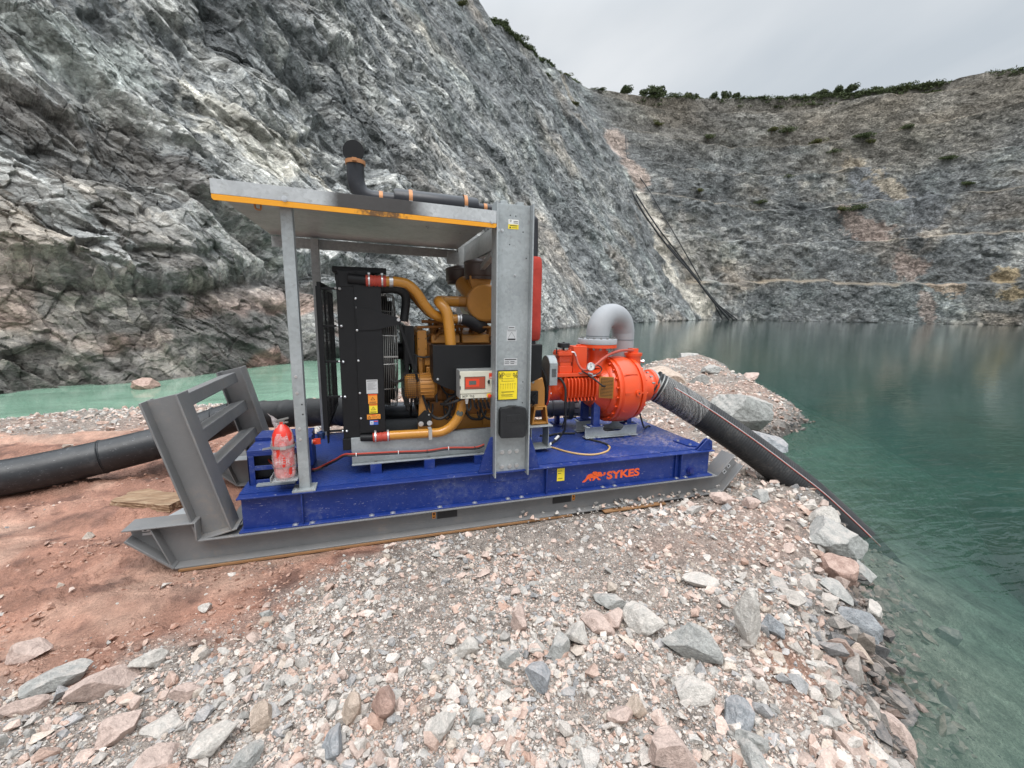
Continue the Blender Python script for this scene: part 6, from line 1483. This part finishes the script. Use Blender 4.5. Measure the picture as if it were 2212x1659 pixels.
def proto_tree(seed, shape, trunk, mk):
    V, F = leafcloud(seed, 1300, shape, .085); b = MB(); b.add([tuple(v+np.array([0, 0, trunk])) for v in V], F)
    me = bpy.data.meshes.new('crown'); me.from_pydata(b.v, [], b.f); me.polygons.foreach_set('use_smooth', np.zeros(len(b.f), bool)); me.materials.append(MT[mk])
    t = MB().tube([(0, 0, -.4), (.02, .01, trunk*.6), (.06, 0, trunk+.45*shape[2])], [.055, .045, .02], 7, 3)
    for k in range(4): a = k*1.7+seed; t.tube([(.02, 0, trunk*.6), (.2*math.cos(a), .2*math.sin(a), trunk+.25), (.42*math.cos(a)*shape[0], .42*math.sin(a)*shape[1], trunk+.6*shape[2])], [.03, .02, .008], 5, 3)
    mt = bpy.data.meshes.new('trunk'); mt.from_pydata(t.v, [], t.f); mt.materials.append(MT['bark'])
    return me, mt
TP = [proto_tree(1, (1, 1, 1), .35, 'leaf'), proto_tree(2, (1.25, 1.1, .8), .30, 'leaf'), proto_tree(3, (.8, .8, 1.2), .5, 'leaf'), proto_tree(4, (1.5, 1.3, .62), .02, 'leaf2'), proto_tree(5, (1.7, 1.4, .60), .02, 'leaf')]
def plant(kind, x, y, z, s, label, cat, group, name, rz=0.):
    o = root(name, label, cat, (x, y, z), group); o.scale = (s, s, s); o.rotation_euler.z = rz
    for nm, me in (('crown', TP[kind][0]), ('trunk', TP[kind][1])):
        c = bpy.data.objects.new(nm, me); COL.objects.link(c); c.parent = o
rimrow = WALL['X'].shape[0]-WALL['next']-1
def rimpos(s, back=0):
    j = int(np.argmin(np.abs(WALL['S']-s))); r_ = rimrow+back
    return float(WALL['X'][r_, j]), float(WALL['Y'][r_, j]), float(WALL['Z'][r_, j])
RT = [(230.7, 2.2, 1), (236, 3.4, 4), (241, 4.0, 1), (245.3, 4.2, 0), (249, 3.6, 4), (253, 4.4, 1), (257, 4.2, 0), (261, 3.0, 4), (268, 2.6, 3), (275, 4.2, 4), (283, 3.2, 4), (291, 3.6, 4), (299, 4.2, 1), (308, 3.2, 4), (318, 4.0, 3), (336, 5.2, 1), (344, 3.2, 3),
      (352, 3.2, 4), (361, 8.2, 0), (365, 6.5, 1), (367.5, 8.5, 1), (370, 8.0, 0), (373, 6.5, 4), (377, 4.5, 3), (380.5, 7.2, 0), (384, 3.5, 3), (388, 5.5, 1), (393, 6.8, 2), (395.5, 5.2, 0), (401, 3, 4), (405, 3, 3), (412, 4.5, 4), (418, 3.2, 4), (424, 6.5, 1), (427, 5.5, 0), (431, 7.0, 1), (433.5, 6.0, 4), (436, 7.4, 0), (440, 5.5, 4), (445, 6, 1), (449, 4.5, 4), (455, 6.6, 4), (459, 5.2, 4), (463, 4.0, 4), (469, 3.2, 3), (476, 3.2, 4), (483, 2.5, 3)]
ORD = 'first second third fourth fifth sixth seventh eighth ninth tenth eleventh twelfth thirteenth fourteenth fifteenth sixteenth seventeenth eighteenth'.split()
for i, (s, h, k) in enumerate(RT):
    x, y, z = rimpos(s, 1 if i % 3 else 2)
    near = s < 330; kd = 'shrub' if k > 2 else 'tree'
    lb = ('low dark scrub on the rim of the near cliff' if near else 'low scrub on the far rim of the pit') if kd == 'shrub' else ('dark bushy tree on the sloping rim of the near cliff' if near else 'small round tree on the skyline of the far rim')
    if kd == 'tree' and not near: nf = globals().get('nf', 0)+1; lb = ORD[nf-1]+' tree from the left along the far skyline'
    if kd == 'tree' and near: nn_ = globals().get('nn_', 0)+1; lb = 'dark bushy tree on the near cliff rim, '+ORD[nn_-1].lower()+' from the top of the slope'
    plant(k, x, y, z-.1*h, h*(.62 if s < 350 else .72), lb, kd, 'scrub on the near rim' if near and kd == 'shrub' else 'scrub on the far rim' if kd == 'shrub' else 'trees on the near rim' if near else 'trees on the far rim', kd, i*1.3)
BT = [(146.5, 267.0, 143.3, 3.5), (98.6, 203.9, 101.9, 3.0), (80.3, 198.2, 108.4, 2.6), (28.0, 130.5, 86.6, 2.4), (226.7, 261.6, 122.9, 5.5), (274.5, 241.1, 125.9, 7.), (266., 246., 127., 6.), (298.8, 205.5, 112.3, 7.5), (302., 203., 109., 6.), (312.8, 192.6, 114.8, 5), (272.6, 188.1, 63.7, 6.5), (268., 192., 64., 5.),
      (255.6, 220.5, 88.9, 4.5), (287.7, 230.4, 116.7, 6), (311.5, 167.1, 89.6, 5.), (314.5, 158.9, 74.5, 4), (200.2, 234.1, 78.6, 4.5), (240.3, 225.1, 73.2, 4.5), (187.1, 264.4, 127.1, 4.5), (285.9, 215.4, 105.8, 5), (204.8, 246.0, 94.8, 3.5)]
BL = ['shrub high on the crest where the near cliff meets the far wall', 'shrub on pale soil of the near cliff crest', 'topmost shrub clinging to the near cliff crest', 'tuft of scrub near the top edge of the near cliff', 'green scrub on the upper bench above the dark outcrop', 'wide dark scrub on the top bench of the far wall', 'scrub beside the wide dark scrub on the top bench',
      'tall dark bush on the upper right benches', 'lower part of the dark bush pair on the upper right benches', 'bush on a right hand bench above the scree', 'bright green bush at the foot of the grey scree', 'smaller bush beside the one below the scree', 'dark bush at the end of the second bench',
      'bush below the rust coloured streak under the rim', 'bush on the right benches near the yellow rock', 'brownish bush lower on the right benches', 'olive bush on the bench below the pale boulders', 'low olive bush on the middle bench', 'grassy scrub at the top of the far wall left part', 'bush on the narrow ledge beside the rust streak', 'small yellowish bush above the second bench']
for i, (x, y, z, h) in enumerate(BT): plant((4, 3, 4, 3, 4)[i % 5], x, y, z-.3, h*.62, BL[i], 'shrub', 'shrubs on the benches', 'shrub', i*.9)
# undergrowth covering the rim in a ragged band (nobody could count it)
rs = np.random.RandomState(77); V = []; F = []
jj = np.where((WALL['S'] > 228) & (WALL['S'] < 500))[0]
for q in range(2200):
    j = jj[rs.randint(len(jj))]; s_ = WALL['S'][j]; far_ = s_ > 350
    dens_ = fbm(np.array([s_*.05]), np.array([3.]), 700, 3)[0]+(.25 if 395 < s_ < 470 else 0)
    if rs.rand() > .55+1.3*dens_: continue
    r_ = rimrow+rs.choice([2, 1, 1, 1, 0, 0, 0, 0, -1, -2, -4, -8, -16]) if far_ else rimrow+rs.choice([2, 1, 1, 0, 0, -3])
    c_ = np.array([WALL['X'][r_, j], WALL['Y'][r_, j], WALL['Z'][r_, j]]); w_ = rs.uniform(.6, 1.9)*(1. if far_ else .5)
    for e in range(30):
        p_ = c_+rs.normal(size=3)*np.array([w_*.8, w_*.8, w_*.28])+np.array([0, 0, .2*w_]); a_, b_ = rs.normal(size=3)*.24*w_**.5, rs.normal(size=3)*.24*w_**.5; o = len(V)
        V += [tuple(p_-a_), tuple(p_+b_), tuple(p_+a_), tuple(p_-b_)]; F.append((o, o+1, o+2, o+3))
me = bpy.data.meshes.new('undergrowth'); me.from_pydata(V, [], F); me.polygons.foreach_set('use_smooth', np.zeros(len(F), bool)); me.materials.append(MT['leaf'])
_link('undergrowth', me, kind='stuff', label='low scrub and grass along the rim of the pit')
# black pipes running down the corner of the pit
def hug(P, off):
    Q = [Vector(p) for p in P]; return [q+Vector((-1., -1.2, .5))*off for q in Q]
for nm, P, r in (('longest black pipeline hanging down the corner of the pit', [(153.1, 247.0, 108.4), (151.8, 239.8, 91.8), (160.7, 232.6, 75.9), (167.4, 224.2, 59.1), (173.6, 215.0, 41.7), (185.4, 208.5, 20.4), (195.6, 200.4, -1.5)], .28),
                 ('thick bundle of black pipes down the pale slab in the corner of the pit', [(144.4, 224.0, 70.5), (151.7, 217.5, 54.8), (165.2, 213.1, 38.3), (177.3, 206.8, 23.8), (187.7, 202.3, 10.5), (198.0, 198.1, -1.5)], .50),
                 ('second black pipeline beside the thick bundle in the pit corner', [(148.1, 224.1, 68.6), (158.0, 216.7, 50.8), (169.9, 214.2, 37.9), (180.9, 208.7, 23.2), (190.8, 202.5, 9.0), (200.7, 197.5, -1.5)], .36),
                 ('third short black pipeline at the foot of the pit corner', [(165.5, 215.5, 41.), (178.6, 210.2, 26.), (188.6, 204.5, 11.5), (202.5, 196.5, -1.5)], .30)):
    rt_ = MB().tube(hug(P, 1.6), r, 8, 8).build('pipeline', 'hdpe', None); rt_['label'] = nm; rt_['category'] = 'pipeline'; rt_['group'] = 'black pipes down the pit corner'
